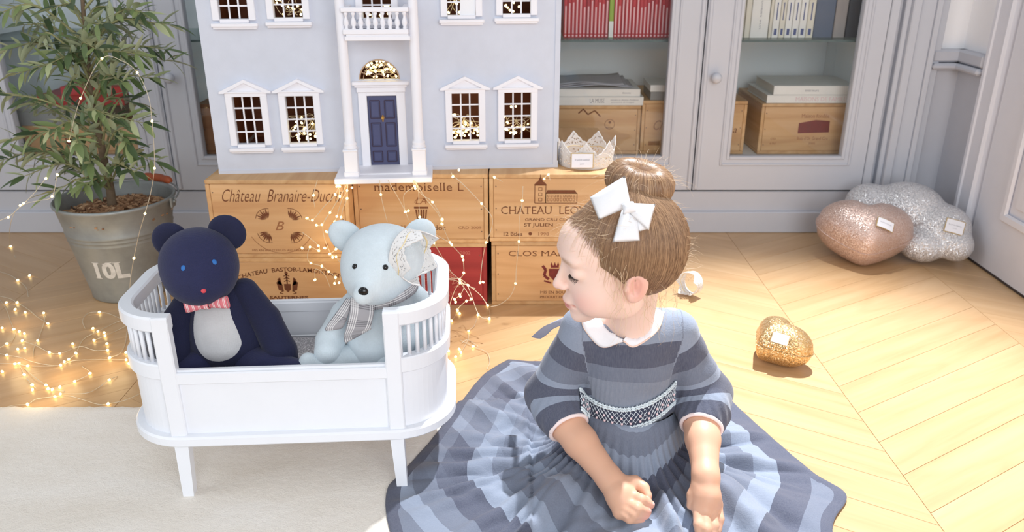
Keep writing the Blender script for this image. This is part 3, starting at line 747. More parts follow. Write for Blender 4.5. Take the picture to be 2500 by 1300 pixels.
# ------------------------------------------------------------------ toy house
HOUSE_LOC = Vector((-0.687, 1.836, ZK)); HROT = R(4.47)
house = thing('dollhouse', 'large pale grey wooden toy house with white columns on wine crates', 'dollhouse', HOUSE_LOC, HROT)
HW = 0.80; HD = 0.36; HT = 0.66
WIN = [(.084, .071, .180), (.202, .071, .180), (.580, .070, .181), (.702, .070, .181), (.080, .349, .458), (.197, .351, .460), (.576, .354, .463), (.699, .356, .465), (.390, .349, .458)]
WW = .0625
holes = [(c - WW / 2, c + WW / 2, a, b) for c, a, b in WIN]
FU0, FU1, FZ0, FZ1 = .341, .431, .2145, .2585
mb = MB(); holed(mb, 0, HW, 0, HT, 0, .009, holes + [(FU0, FU1, FZ0, FZ1)])
# spandrels that turn the rectangular opening into a half-round fanlight
uc, fr = (FU0 + FU1) / 2, (FU1 - FU0) / 2
for k in range(16):
    a0, a1 = PI * k / 16, PI * (k + 1) / 16
    p0 = (uc + fr * math.cos(a0), FZ0 + (FZ1 - FZ0) * math.sin(a0)); p1 = (uc + fr * math.cos(a1), FZ0 + (FZ1 - FZ0) * math.sin(a1))
    mb.prism([p0, p1, (p1[0], FZ1), (p0[0], FZ1)], lambda x, z, h: (x, .0002 + h, z), .0086)
mb.build('front_wall', M['house'], house)
part('side_wall', (.0045, HD / 2 + .005, HT / 2), (.009, HD - .01, HT), M['house'], house, 0); part('side_wall', (HW - .0045, HD / 2 + .005, HT / 2), (.009, HD - .01, HT), M['house'], house, 0)
part('back_wall', (HW / 2, HD - .004, HT / 2), (HW - .018, .008, HT), M['house_in'], house, 0)
for z in (.004, .30, .60): part('storey_floor', (HW / 2, HD / 2 + .002, z), (HW - .019, HD - .024, .008), M['house_in'], house, 0)
for u in (.29, .49): part('inner_wall', (u, HD / 2 + .002, .33), (.008, HD - .026, .64), M['house_in'], house, 0)
# inner lining so the inside looks brown
for u in (.0100, HW - .0100): part('wall_lining', (u, HD / 2 + .002, .33), (.0016, HD - .03, .62), M['house_in'], house, 0)
part('lining', (HW / 2, .0105, .625), (HW - .02, .002, .05), M['house_in'], house, 0)
rf = MB().prism([(-.02, 0), (.40, 0), (.40, .02), (.34, .11), (.04, .11), (-.02, .02)], lambda y, z, h: (-.02 + h, y - .02, HT + z), HW + .04).build('roof', m_plain('slate_toy_roof', C(120, 126, 140), .7), house)
part('hinge', (HW - .0012, -.0012, .040), (.0024, .003, .046), m_plain('dull_hinge_metal', C(120, 112, 100), .4, metal=.7), house, 0)
part('corner_strip', (HW - .006, -.001, HT / 2), (.012, .003, HT), M['house'], house, 0)
part('front_plinth', (HW / 2, -.0008, .004), (HW, .003, .008), M['house'], house, 0)
def window(i, c, z0, z1, bars_mat=None):
    w_ = MB(); fw = .015; a, b = c - WW / 2, c + WW / 2
    for x in (a - fw / 2, b + fw / 2): w_.box((x, -.004, (z0 + z1) / 2), (fw, .010, z1 - z0 + .006), None, .0012)
    w_.box((c, -.004, z0 - .004), (WW, .010, .008), None, .001); w_.box((c, -.004, z1 + .005), (WW + 2 * fw, .011, .010), None, .001)
    o = w_.build('window_frame', M['white_toy'], house)
    MB().box((c, -.006, z0 - .0125), (WW + 2 * fw + .008, .018, .008), None, .0015).box((c, -.004, z0 - .0185), (WW + 2 * fw + .002, .012, .005), None, .001).build('sill', M['white_toy'], o)
    ped = MB(); hw = WW / 2 + fw + .011
    ped.prism([(c - hw + .008, z1 + .010), (c + hw - .008, z1 + .010), (c, z1 + .034)], lambda x, z, h: (x, .000 - h, z), .006)
    ped.prism([(c - hw, z1 + .012), (c - hw, z1 + .008), (c - hw + .010, z1 + .008), (c, z1 + .032), (c + hw - .010, z1 + .008), (c + hw, z1 + .008), (c + hw, z1 + .012), (c, z1 + .039)], lambda x, z, h: (x, .000 - h, z), .0125)
    ped.box((c, -.006, z1 + .0105), (2 * hw - .008, .012, .004), None, .001)
    ped.build('pediment', M['white_toy'], o)
    for k in (1, 2): part('glazing_bar', (a + WW * k / 3, .002, (z0 + z1) / 2), (.0034, .004, z1 - z0), M['white_toy'], o, .0005)
    for k in (1, 2, 3): part('glazing_bar', (c, .002, z0 + (z1 - z0) * k / 4), (WW, .0036, .0034), M['white_toy'], o, .0005)
for i, (c, a, b) in enumerate(WIN): window(i, c, a, b)
# front door with case, entablature and fanlight
dc = .3885
dr = MB().box((dc, -.001, .0955), (.066, .006, .163), None, .0008).build('front_door', M['navy_door'], house)
for sx in (-1, 1):
    for z0, z1 in ((.014 + .112, .014 + .153), (.014 + .046, .014 + .101), (.014 + .009, .014 + .034)):
        u = dc + sx * .0165; mb = MB(); wd = .0022; y = -.0042
        for (cx, cz, sx_, sz_) in ((u, z0, .022, wd), (u, z1, .022, wd), (u - .011, (z0 + z1) / 2, wd, z1 - z0), (u + .011, (z0 + z1) / 2, wd, z1 - z0)): mb.box((cx, y, cz), (sx_, .0012, sz_))
        pn = mb.build('panel_groove', M['navy_groove'], dr)
        part('raised_panel', (u, -.0048, (z0 + z1) / 2), (.017, .002, z1 - z0 - .006), M['navy_door'], dr, .0008)
kn = MB().lathe([(0, -.004), (.0022, -.003), (.0022, 0), (.0032, .003), (0, .0052)], 10, (dc, -.0055, .1255), Matrix.Rotation(PI / 2, 3, 'X'))
kn.box((dc, -.0046, .1255), (.0035, .002, .016), None, .0008).box((dc, -.0046, .128), (.008, .002, .0035), None, .0008); kn.build('brass_knocker', M['brass'], dr)
mb = MB()
for sx in (-1, 1): mb.box((dc + sx * .0435, -.004, .0935), (.0195, .010, .187), None, .0012)
mb.box((dc, -.004, .1835), (.068, .010, .0105), None, .001); mb.build('door_case', M['white_toy'], house)
mb = MB().box((dc, -.006, .193), (.110, .014, .012), None, .001).box((dc, -.008, .2015), (.118, .018, .006), None, .001).box((dc, -.011, .208), (.128, .024, .008), None, .0015)
mb.build('entablature', M['white_toy'], house)
mb = MB()
def arc(r, wd, y=-.001, z0=FZ0, n=24, dz=None):
    pts = [(uc + r * math.cos(PI * k / n), FZ0 + r * .97 * math.sin(PI * k / n)) for k in range(n + 1)]
    for p, q in zip(pts[:-1], pts[1:]): mb.tube([(p[0], y, p[1]), (q[0], y, q[1])], wd, 6)
arc(.0445, .0016); arc(.036, .0008); arc(.012, .0014)
for k in range(1, 8):
    a = PI * k / 8; mb.tube([(uc + .012 * math.cos(a), -.001, FZ0 + .012 * math.sin(a)), (uc + .0445 * math.cos(a), -.001, FZ0 + .0445 * .97 * math.sin(a))], .0008, 6)
mb.build('fanlight_tracery', m_plain('beige_tracery', C(190, 160, 130), .5), house)
# porch: step slab, two tall columns, balcony
PO = -.095
part('porch_slab', (.390, (PO - .017) / 2, .006), (.219, .017 - PO, .0125), M['white_toy'], house, .002)
part('porch_upper_step', (.390, -.040, .0135), (.150, .078, .003), M['white_toy'], house, .001)
for u in (.3185, .4715):
    c = MB(); y = -.080
    c.box((u, y, .0415), (.030, .030, .058), None, .0015); c.box((u, y, .018), (.034, .034, .012), None, .002); c.box((u, y, .072), (.033, .033, .005), None, .0015)
    c.build('column_pedestal', M['white_toy'], house)
    MB().lathe([(.0155, .0745), (.0155, .079), (.0135, .081), (.0145, .085), (.0145, .088), (.0115, .091), (.0112, .12), (.0108, .25), (.0098, .50), (.0092, .60), (.012, .605), (.012, .61), (.015, .62), (.015, .63)], 28, (u, y, 0)).build('column', M['white_toy'], house, smooth=True)
part('portico_roof', (.395, -.045, .645), (.20, .10, .03), M['white_toy'], house, .002)
bal = MB().box((.395, -.050, .3155), (.138, .098, .009), None, .001).box((.395, -.051, .3215), (.132, .094, .004), None, .001).build('balcony_floor', M['white_toy'], house)
MB().box((.392, -.093, .374), (.142, .013, .010), None, .0015).build('balcony_rail', M['white_toy'], bal)
MB().box((.392, -.093, .329), (.138, .012, .011), None, .0015).build('balcony_lower_rail', M['white_toy'], bal)
prof = [(.0042, .334), (.0042, .337), (.003, .338), (.0058, .346), (.0052, .351), (.0026, .358), (.0026, .362), (.0045, .365), (.0045, .3695)]
bm_ = MB().lathe(prof, 12, (0, 0, 0)).mesh('baluster', True); bm_.materials.append(M['white_toy'])
for k in range(9): share(bm_, 'baluster', (.331 + k * .0153, -.093, 0), bal)
for u in (.329, .455): MB().box((u, -.047, .374), (.012, .086, .009), None, .001).box((u, -.047, .329), (.011, .086, .011), None, .001).build('balcony_side_rail', M['white_toy'], bal)
for u in (.329, .455):
    for k in range(4): share(bm_, 'baluster', (u, -.018 - k * .018, 0), bal)
# small card in the upper window
mb = MB().box((.590, -.003, .372), (.034, .0012, .05), Matrix.Rotation(.06, 3, 'Y'), 0); cd = mb.build('small_card', M['white'], house)
# ------------------------------------------------------------------ implicit-surface modelling (smooth unions meshed by surface nets)
class SDF:
    def __init__(s, lo, hi, h):
        s.lo = np.array(lo, float); s.h = h; s.n = np.ceil((np.array(hi) - s.lo) / h).astype(int) + 1
        s.g = np.full(s.n, 1.0, np.float32)
    def sub(s, lo, hi):
        a = np.maximum(((np.array(lo) - s.lo) / s.h).astype(int) - 1, 0); b = np.minimum(((np.array(hi) - s.lo) / s.h).astype(int) + 2, s.n)
        if (b <= a).any(): return None
        sl = tuple(slice(i, j) for i, j in zip(a, b))
        ax = [(s.lo[i] + s.h * np.arange(a[i], b[i])).astype(np.float32) for i in range(3)]
        return sl, ax[0][:, None, None], ax[1][None, :, None], ax[2][None, None, :]
    def put(s, sl, d, k, op):
        a = s.g[sl]
        if op == '-':
            d = -d
            if k <= 0: s.g[sl] = np.maximum(a, d); return
            h = np.clip(.5 - .5 * (d - a) / k, 0, 1); s.g[sl] = d + (a - d) * h + k * h * (1 - h); return
        if k <= 0: s.g[sl] = np.minimum(a, d); return
        h = np.clip(.5 + .5 * (a - d) / k, 0, 1); s.g[sl] = a + (d - a) * h - k * h * (1 - h)
    def cap(s, a, b, r1, r2=None, k=0.01, op='+'):
        r2 = r1 if r2 is None else r2; a = np.array(a, float); b = np.array(b, float); m = max(r1, r2) + k + 2 * s.h
        q = s.sub(np.minimum(a, b) - m, np.maximum(a, b) + m)
        if q is None: return s
        sl, X, Y, Z = q; v = b - a; L = max((v * v).sum(), 1e-12)
        t = np.clip(((X - a[0]) * v[0] + (Y - a[1]) * v[1] + (Z - a[2]) * v[2]) / L, 0, 1)
        d = np.sqrt((X - a[0] - t * v[0]) ** 2 + (Y - a[1] - t * v[1]) ** 2 + (Z - a[2] - t * v[2]) ** 2) - (r1 + (r2 - r1) * t)
        s.put(sl, d, k, op); return s
    def chain(s, pts, rs, k=0.01):
        for i in range(len(pts) - 1): s.cap(pts[i], pts[i + 1], rs[i], rs[i + 1], k if i == 0 else min(k, 0.004))
        return s
    def ell(s, c, r, k=0.01, ax=None, op='+'):
        """ellipsoid; ax = 3x3 rows giving its own axes in the world"""
        c = np.array(c, float); r = np.array(r, float); m = r.max() + k + 2 * s.h
        q = s.sub(c - m, c + m)
        if q is None: return s
        sl, X, Y, Z = q; X = X - c[0]; Y = Y - c[1]; Z = Z - c[2]
        if ax is not None:
            A = np.array(ax, float); X, Y, Z = [A[i][0] * X + A[i][1] * Y + A[i][2] * Z for i in range(3)]
        k0 = np.sqrt((X / r[0]) ** 2 + (Y / r[1]) ** 2 + (Z / r[2]) ** 2); k1 = np.sqrt((X / r[0] ** 2) ** 2 + (Y / r[1] ** 2) ** 2 + (Z / r[2] ** 2) ** 2)
        s.put(sl, (k0 * (k0 - 1) / np.maximum(k1, 1e-6)).astype(np.float32), k, op); return s
    def mesh(s, name, smooth=2):
        g = s.g; ins = g < 0; n = np.array(g.shape)
        cnt = np.zeros(n - 1, np.int8)
        cs = [(i, j, k) for i in (0, 1) for j in (0, 1) for k in (0, 1)]
        for i, j, k in cs: cnt += ins[i:n[0] - 1 + i, j:n[1] - 1 + j, k:n[2] - 1 + k]
        act = (cnt > 0) & (cnt < 8); I = np.argwhere(act); idx = np.full(n - 1, -1, np.int32); idx[act] = np.arange(len(I))
        vals = {c: g[I[:, 0] + c[0], I[:, 1] + c[1], I[:, 2] + c[2]] for c in cs}
        P = np.zeros((len(I), 3)); W = np.zeros(len(I))
        for c in cs:
            for a in range(3):
                if c[a]: continue
                e = list(c); e[a] = 1; e = tuple(e); va, vb = vals[c], vals[e]; m = (va < 0) != (vb < 0)
                t = np.where(m, va / np.where(m, va - vb, 1), 0)
                p = np.tile(np.array(c, float), (len(I), 1)); p[:, a] += t
                P[m] += p[m]; W[m] += 1
        P = (I + P / W[:, None]) * s.h + s.lo
        faces = []
        for a in range(3):
            b, c = (a + 1) % 3, (a + 2) % 3
            sl0 = [slice(None)] * 3; sl1 = [slice(None)] * 3; sl0[a] = slice(0, -1); sl1[a] = slice(1, None)
            x = np.argwhere(ins[tuple(sl0)] != ins[tuple(sl1)])
            x = x[(x[:, b] > 0) & (x[:, c] > 0) & (x[:, b] < n[b] - 1) & (x[:, c] < n[c] - 1)]
            fl_ = ins[x[:, 0], x[:, 1], x[:, 2]]
            def cell(db, dc):
                y = x.copy(); y[:, b] -= db; y[:, c] -= dc; return idx[y[:, 0], y[:, 1], y[:, 2]]
            q = np.stack([cell(1, 1), cell(0, 1), cell(0, 0), cell(1, 0)], 1)
            q[~fl_] = q[~fl_][:, ::-1]; faces.append(q)
        Fq = np.concatenate(faces); Fq = Fq[(Fq >= 0).all(1)]
        for _ in range(smooth):
            S = np.zeros_like(P); D = np.zeros(len(P))
            for e in range(4):
                a_, b_ = Fq[:, e], Fq[:, (e + 1) % 4]
                for ax in range(3): S[:, ax] += np.bincount(a_, P[b_, ax], len(P)) + np.bincount(b_, P[a_, ax], len(P))
                D += np.bincount(a_, minlength=len(P)) + np.bincount(b_, minlength=len(P))
            P = P * .5 + .5 * S / np.maximum(D, 1)[:, None]
        s.P, s.F = P, Fq
        return np_mesh(name, P, Fq)
def np_mesh(name, P, Fq, smooth=True):
    me = bpy.data.meshes.new(name); k = Fq.shape[1]
    me.vertices.add(len(P)); me.vertices.foreach_set('co', P.astype(np.float32).ravel())
    me.loops.add(len(Fq) * k); me.loops.foreach_set('vertex_index', Fq.astype(np.int32).ravel())
    me.polygons.add(len(Fq)); me.polygons.foreach_set('loop_start', np.arange(0, len(Fq) * k, k, dtype=np.int32)); me.polygons.foreach_set('loop_total', np.full(len(Fq), k, np.int32))
    me.update(calc_edges=True); me.validate()
    if smooth: me.polygons.foreach_set('use_smooth', [True] * len(me.polygons))
    return me

# ------------------------------------------------------------------ doll cot
CR = R(3.5)
cot = thing('doll_cot', 'white wooden doll cot with rounded slatted ends, holding two bears', 'cot', (-0.360, 1.2150, 0.012), CR)
CL, CWd, CRad = .2525, .1325, .088
def rrect(s, L, W, r):
    """point and normal on a rounded rectangle by arc fraction; s=0 at the middle of the front side, going right"""
    segs = [('l', (0, -W), (1, 0), L - r), ('a', (L - r, -W + r), -PI / 2, r), ('l', (L, -W + r), (0, 1), 2 * (W - r)), ('a', (L - r, W - r), 0, r), ('l', (L - r, W), (-1, 0), 2 * (L - r)), ('a', (-L + r, W - r), PI / 2, r), ('l', (-L, W - r), (0, -1), 2 * (W - r)), ('a', (-L + r, -W + r), PI, r), ('l', (-L + r, -W), (1, 0), L - r)]
    tot = sum(g[3] * (PI / 2 if g[0] == 'a' else 1) for g in segs); d = (s % 1.0) * tot
    for g in segs:
        l = g[3] * (PI / 2 if g[0] == 'a' else 1)
        if d <= l + 1e-9:
            if g[0] == 'l': return Vector((g[1][0] + g[2][0] * d, g[1][1] + g[2][1] * d)), Vector((g[2][1], -g[2][0]))
            a = g[2] + d / g[3]; return Vector((g[1][0] + g[3] * math.cos(a), g[1][1] + g[3] * math.sin(a))), Vector((math.cos(a), math.sin(a)))
        d -= l
    return Vector((0, -W)), Vector((0, -1))
PER = 4 * (CL - CRad) + 4 * (CWd - CRad) + 2 * PI * CRad
def strip(mb, s0, s1, z0, z1, th, out=0.0, n=60, bev=0.0015):
    prof = [(-th, z0 + bev), (-th + bev, z0), (-bev, z0), (0, z0 + bev), (0, z1 - bev), (-bev, z1), (-th + bev, z1), (-th, z1 - bev)]
    m = len(prof); vs = []
    closed = abs(s1 - s0 - 1) < 1e-6
    nn = n if closed else n + 1
    for i in range(nn):
        p, q = rrect(s0 + (s1 - s0) * i / n, CL, CWd, CRad)
        for o, z in prof: vs.append((p.x + q.x * (o + out), p.y + q.y * (o + out), z))
    fs = [(i * m + k, ((i + 1) % nn) * m + k, ((i + 1) % nn) * m + (k + 1) % m, i * m + (k + 1) % m) for i in range(nn if closed else n) for k in range(m)]
    if not closed: fs += [tuple(range(m)), tuple((nn - 1) * m + k for k in range(m))]
    return mb.add(vs, fs)
PX = .168                                          # posts stand this far from the middle
SP = PX / PER                                      # arc fraction of right front post
half = 0.5
ENDS = [(SP, half - SP), (half + SP, 1 - SP)]
strip(MB(), 0, 1, .098, .116, CWd * .9, .010, 120, .003).build('base_board', M['crib'], cot)
strip(MB(), 0, 1, .108, .229, .008, -.004, 140, .001).build('side_panel', M['crib'], cot)
M['crib_in'] = M['crib']
for a, b in ENDS:
    strip(MB(), a, b, .215, .241, .020, .003, 50, .002).build('middle_rail', M['crib'], cot)
    strip(MB(), a - .0072, b + .0072, .295, .320, .022, .003, 50, .003).build('top_rail', M['crib'], cot)
for a, b in ((-SP, SP), (half - SP, half + SP)): strip(MB(), a, b, .206, .226, .016, .002, 8, .002).build('low_rail', M['crib'], cot)
slat = MB().lathe([(.0033, .239), (.0033, .297)], 10).mesh('slat', True); slat.materials.append(M['crib'])
for a, b in ENDS:
    n = int((b - a) * PER / .0150)
    for k in range(n):
        s_ = a + (b - a) * (k + 1) / (n + 1); p, q = rrect(s_, CL, CWd, CRad); share(slat, 'slat', (p.x - q.x * .007, p.y - q.y * .007, 0), cot)
for sx in (-1, 1):
    for sy in (-1, 1):
        x, y = sx * PX, sy * (CWd - .006)
        MB().box((x + sx * .002, y, .2100), (.025, .018, .2195), None, .002).build('post', M['crib'], cot)
        lg = MB(); tp = [(x - .011, y - .010), (x + .011, y - .010), (x + .011, y + .010), (x - .011, y + .010)]
        bt = [(x + sx * .004 - .0085, y + sy * .0 - .0085), (x + sx * .004 + .0085, y + sy * .0 - .0085), (x + sx * .004 + .0085, y + sy * .0 + .0085), (x + sx * .004 - .0085, y + sy * .0 + .0085)]
        lg.add([(a, b, .112) for a, b in tp] + [(a, b, 0.0) for a, b in bt], [(0, 1, 2, 3), (7, 6, 5, 4)] + [(k, (k + 1) % 4, 4 + (k + 1) % 4, 4 + k) for k in range(4)])
        lg.build('leg', M['crib'], cot)
# glitter materials
def m_glitter(name, base, spark, scale=900, rough=0.28, amt=0.55, metal=0.85):
    t = NT(name); v = t.coord()
    vo = t.N('TexVoronoi'); t.L(v, vo.inputs['Vector']); vo.inputs['Scale'].default_value = scale
    geo = t.N('NewGeometry'); sb = t.N('VectorMath', operation='SUBTRACT', i_0=vo.outputs['Color'], i_1=(0.5, 0.5, 0.5))
    sc = t.N('VectorMath', operation='SCALE', i_0=sb.outputs[0]); sc.inputs['Scale'].default_value = amt
    ad = t.N('VectorMath', operation='ADD', i_0=geo.outputs['Normal'], i_1=sc.outputs[0]); nm = t.N('VectorMath', operation='NORMALIZE', i_0=ad.outputs[0])
    sx = t.N('SeparateXYZ', i_0=vo.outputs['Color'])
    c = t.ramp(sx.outputs[0], [(0.0, scl(base, .75)), (0.6, base), (0.95, spark)])
    c = t.mix(t.math('MULTIPLY', t.noise(v, 14, 3), .25), c, scl(base, .8))
    t.bsdf(c, rough, metal, nm.outputs[0]); return t.m
M['gl_silver'] = m_glitter('silver_glitter_cloth', C(222, 221, 224), C(255, 255, 255), 520, .26, .9, .4)
M['gl_rose'] = m_glitter('rose_glitter_cloth', C(212, 180, 166), C(252, 238, 230), 800, .32, .6, .45)
M['gl_gold'] = m_glitter('gold_glitter_cloth', C(216, 176, 118), C(255, 236, 196), 620, .30, .65, .75)
M['gl_grey'] = m_glitter('grey_glitter_cloth', C(176, 172, 174), C(245, 240, 240), 700, .5, .5, .3)
# mattress with glittering cover lying in the cot
mt = thing('doll_mattress', 'grey glittering mattress lying in the white doll cot', 'mattress', (-0.360, 1.2150, 0.131), CR)
def matt():
    mb = MB(); n = 72
    def prof(j):
        return [(.0, 0, 1), (0.004, .004, 1), (.006, .02, 1), (.004, .040, 1), (-.010, .047, 1), (-.05, .050, 1)][j]
    vs = []
    for i in range(n):
        p, q = rrect(i / n, CL - .022, CWd - .022, CRad - .02)
        for j in range(6): o, z, _ = prof(j); vs.append((p.x + q.x * (o - .004), p.y + q.y * (o - .004), z + .0005 * math.sin(i * 1.7)))
    fs = [(i * 6 + k, ((i + 1) % n) * 6 + k, ((i + 1) % n) * 6 + k + 1, i * 6 + k + 1) for i in range(n) for k in range(5)] + [tuple(i * 6 + 5 for i in range(n)), tuple(i * 6 for i in range(n - 1, -1, -1))]
    mb.add(vs, fs); mb.build('cover', M['gl_grey'], mt, smooth=True)
    mb = MB()
    pts = [rrect(i / 72, CL - .022, CWd - .022, CRad - .02) for i in range(73)]
    mb.tube([(p.x + q.x * .001, p.y + q.y * .001, .043) for p, q in pts], .0016, 6, False); mb.build('piping', M['white'], mt, smooth=True)
matt()

# ------------------------------------------------------------------ cloth materials
def m_cloth(name, col, scale=1400, var=.06, weave=.35, rough=.9, sheen=.25):
    t = NT(name); v = t.coord()
    wx = t.N('TexWave', wave_type='BANDS', bands_direction='X'); wz = t.N('TexWave', wave_type='BANDS', bands_direction='Z')
    for n_ in (wx, wz): t.L(v, n_.inputs['Vector']); n_.inputs['Scale'].default_value = scale / 6.28; n_.inputs['Distortion'].default_value = 1.5; n_.inputs['Detail'].default_value = 1
    h = t.math('ADD', wx.outputs['Fac'], wz.outputs['Fac'])
    n = t.noise(v, 40, 5, .65); f = t.noise(t.coord(scale=(1, 1, 4)), 500, 2)
    c = t.ramp(n, [(.3, scl(col, 1 - var)), (.7, scl(col, 1 + var))])
    c = t.mix(t.math('MULTIPLY', f, .35), c, scl(col, .72))
    t.bsdf(c, rough, 0, t.bump(h, weave, .0005), Sheen_Weight=sheen); return t.m
M['navy'] = m_cloth('navy_linen', C(34, 38, 76), var=.10, sheen=.1); M['navy_dark'] = m_cloth('dark_navy_linen', C(25, 29, 62), var=.08, sheen=.1)
M['belly'] = m_cloth('light_grey_linen', C(206, 206, 208)); M['icebear'] = m_cloth('pale_blue_linen', C(214, 226, 233))
M['black'] = m_plain('glossy_black_plastic', C(14, 14, 18), .15); M['blue_eye'] = m_plain('blue_felt', C(44, 110, 184), .7); M['rednose'] = m_plain('coral_thread', C(214, 74, 86), .7)
def m_stripes_uv(name, stops, rep, rough=.85, axis=0):
    t = NT(name); tc = t.N('TexCoord'); sx = t.N('SeparateXYZ', i_0=tc.outputs['UV'])
    f = t.math('FRACT', t.math('MULTIPLY', sx.outputs[axis], rep)); c = t.ramp(f, stops, 'CONSTANT')
    t.bsdf(c, rough, 0, t.bump(t.noise(t.coord(), 900, 2), .2, .0004)); return t.m
M['pinkstripe'] = m_stripes_uv('pink_white_stripe', [(0, C(226, 128, 136)), (.35, C(244, 226, 224)), (.45, C(232, 150, 156)), (.62, C(246, 232, 230)), (.72, C(222, 120, 130))], 7)
def uvset(me, fn):
    l = me.uv_layers.new(name='UVMap')
    for p in me.polygons:
        for li in p.loop_indices: l.data[li].uv = fn(me.vertices[me.loops[li].vertex_index].co)
def uvgrid(me, uv):
    l = me.uv_layers.new(name='UVMap')
    for lp in me.loops: l.data[lp.index].uv = uv[lp.vertex_index]
def V3(*a): return np.array(a, float)

# ------------------------------------------------------------------ navy bear
nb = thing('teddy_bear', 'navy blue cloth bear with striped pink bow tie, sitting in the cot', 'bear', (-0.470, 1.215, 0.172))
s = SDF((-.62, 1.06, .165), (-.30, 1.34, .30 + .17), .0032)
# torso, pear-shaped
s.ell((-.472, 1.205, .232), (.070, .060, .066), .02); s.ell((-.480, 1.212, .285), (.046, .042, .050), .03)
body_me = s.mesh('body')
link('body', body_me, M['navy_dark'], nb, True)
hc = V3(-.500, 1.196, .370)
s = SDF((-.61, 1.09, .29), (-.38, 1.30, .46), .0026)
s.ell(hc, (.061, .057, .057), .01); s.ell(hc + V3(.010, -.026, -.020), (.045, .044, .036), .03)
link('head', s.mesh('head'), M['navy'], nb, True)
for (ex, ey, ez, rz_) in ((-.552, 1.225, .398, -.5), (-.458, 1.222, .412, .35)):
    s = SDF((ex - .05, ey - .03, ez - .05), (ex + .05, ey + .03, ez + .05), .002)
    c_, q_ = math.cos(rz_), math.sin(rz_)
    s.ell((ex, ey, ez), (.031, .0115, .030), .005, [[c_, 0, -q_], [0, 1, 0], [q_, 0, c_]])
    s.ell((ex, ey - .013, ez), (.024, .006, .022), .006, [[c_, 0, -q_], [0, 1, 0], [q_, 0, c_]], '-')
    link('ear', s.mesh('ear'), M['navy_dark'], nb, True)
for nm, pts, rs in (('arm', [(-.440, 1.215, .312), (-.405, 1.195, .270), (-.378, 1.172, .222), (-.373, 1.168, .212)], [.022, .025, .026, .022]),
                    ('arm', [(-.522, 1.215, .312), (-.545, 1.190, .270), (-.545, 1.160, .215)], [.022, .026, .025]),
                    ('leg', [(-.450, 1.190, .202), (-.400, 1.155, .200), (-.345, 1.140, .197)], [.032, .030, .026]),
                    ('leg', [(-.500, 1.190, .202), (-.515, 1.160, .200), (-.525, 1.150, .199)], [.032, .028, .025])):
    a = np.array(pts); s = SDF(a.min(0) - .04, a.max(0) + .04, .003); s.chain(pts, rs, .01); link(nm, s.mesh(nm), M['navy'] if nm == 'leg' else M['navy_dark'], nb, True)
def on_ell(c, r, d, off=0.0005):
    """point on ellipsoid surface in direction d, with normal"""
    d = np.array(d, float); d /= np.linalg.norm(d); t = 1 / math.sqrt(((d / np.array(r)) ** 2).sum()); p = np.array(c) + d * t
    n = (d * t) / np.array(r) ** 2; n /= np.linalg.norm(n); return p + n * off, n
def disc(mb, p, n, rx, ry, h=.002, up=(0, 0, 1), N=16):
    n = Vector(n); u = Vector(up); x = u.cross(n).normalized(); y = n.cross(x)
    p = Vector(p); c = [p + x * rx * math.cos(2 * PI * k / N) + y * ry * math.sin(2 * PI * k / N) - n * .001 for k in range(N)]
    d = [p + (x * rx * math.cos(2 * PI * k / N) + y * ry * math.sin(2 * PI * k / N)) * .75 + n * h for k in range(N)]
    mb.add(c + d + [p + n * h * 1.3], [(k, (k + 1) % N, N + (k + 1) % N, N + k) for k in range(N)] + [(N + k, N + (k + 1) % N, 2 * N) for k in range(N)])
bpy.context.view_layer.update()
from mathutils.bvhtree import BVHTree
def bvh_of(o):
    return BVHTree.FromPolygons([tuple(wmat(o) @ v.co) for v in o.data.vertices], [tuple(p.vertices) for p in o.data.polygons])
def hit(bv, px, py):
    """place on a built surface under a photograph pixel"""
    r = ray(px, py).normalized(); loc, n, i, d = bv.ray_cast(Vector((0, 0, H)), r); return (loc, n) if loc else (None, None)
head_o = [c for c in nb.children if c.name.startswith('head')][0]; body_o = [c for c in nb.children if c.name.startswith('body')][0]
bh, bb = bvh_of(head_o), bvh_of(body_o)
for px, py in ((447, 655), (524, 640)):
    p, n = hit(bh, px, py); mb = MB(); disc(mb, p, n, .0038, .005, .0012); mb.build('eye', M['blue_eye'], nb, True, True)
p, n = hit(bh, 497, 711); mb = MB(); disc(mb, p, n, .0042, .004, .002); mb.build('nose', M['rednose'], nb, True, True)
# belly patch follows the torso
outl = [(478, 735), (552, 735), (570, 775), (590, 822), (594, 845), (578, 872), (545, 888), (510, 885), (486, 866), (472, 836), (468, 800), (470, 765)]
def patch(bv, outl, off=.0016, nr=6):
    mb = MB(); cx = sum(p[0] for p in outl) / len(outl); cy = sum(p[1] for p in outl) / len(outl)
    fine = [tuple(p)[:2] for p in bez([(x, y, 0) for x, y in outl] + [(outl[0][0], outl[0][1], 0)], 49)][:-1]
    vs = []; last = None
    for j in range(nr + 1):
        for (x, y) in fine:
            f = j / nr; p, n = hit(bv, cx + (x - cx) * f, cy + (y - cy) * f)
            if p is None: p, n = last
            last = (p, n); vs.append(p + n * (off if j < nr else -.001))
    N = len(fine); fs = [(j * N + k, j * N + (k + 1) % N, (j + 1) * N + (k + 1) % N, (j + 1) * N + k) for j in range(nr) for k in range(N)]
    return mb.add(vs, fs)
patch(bb, outl).build('belly_patch', M['belly'], nb, True, True)
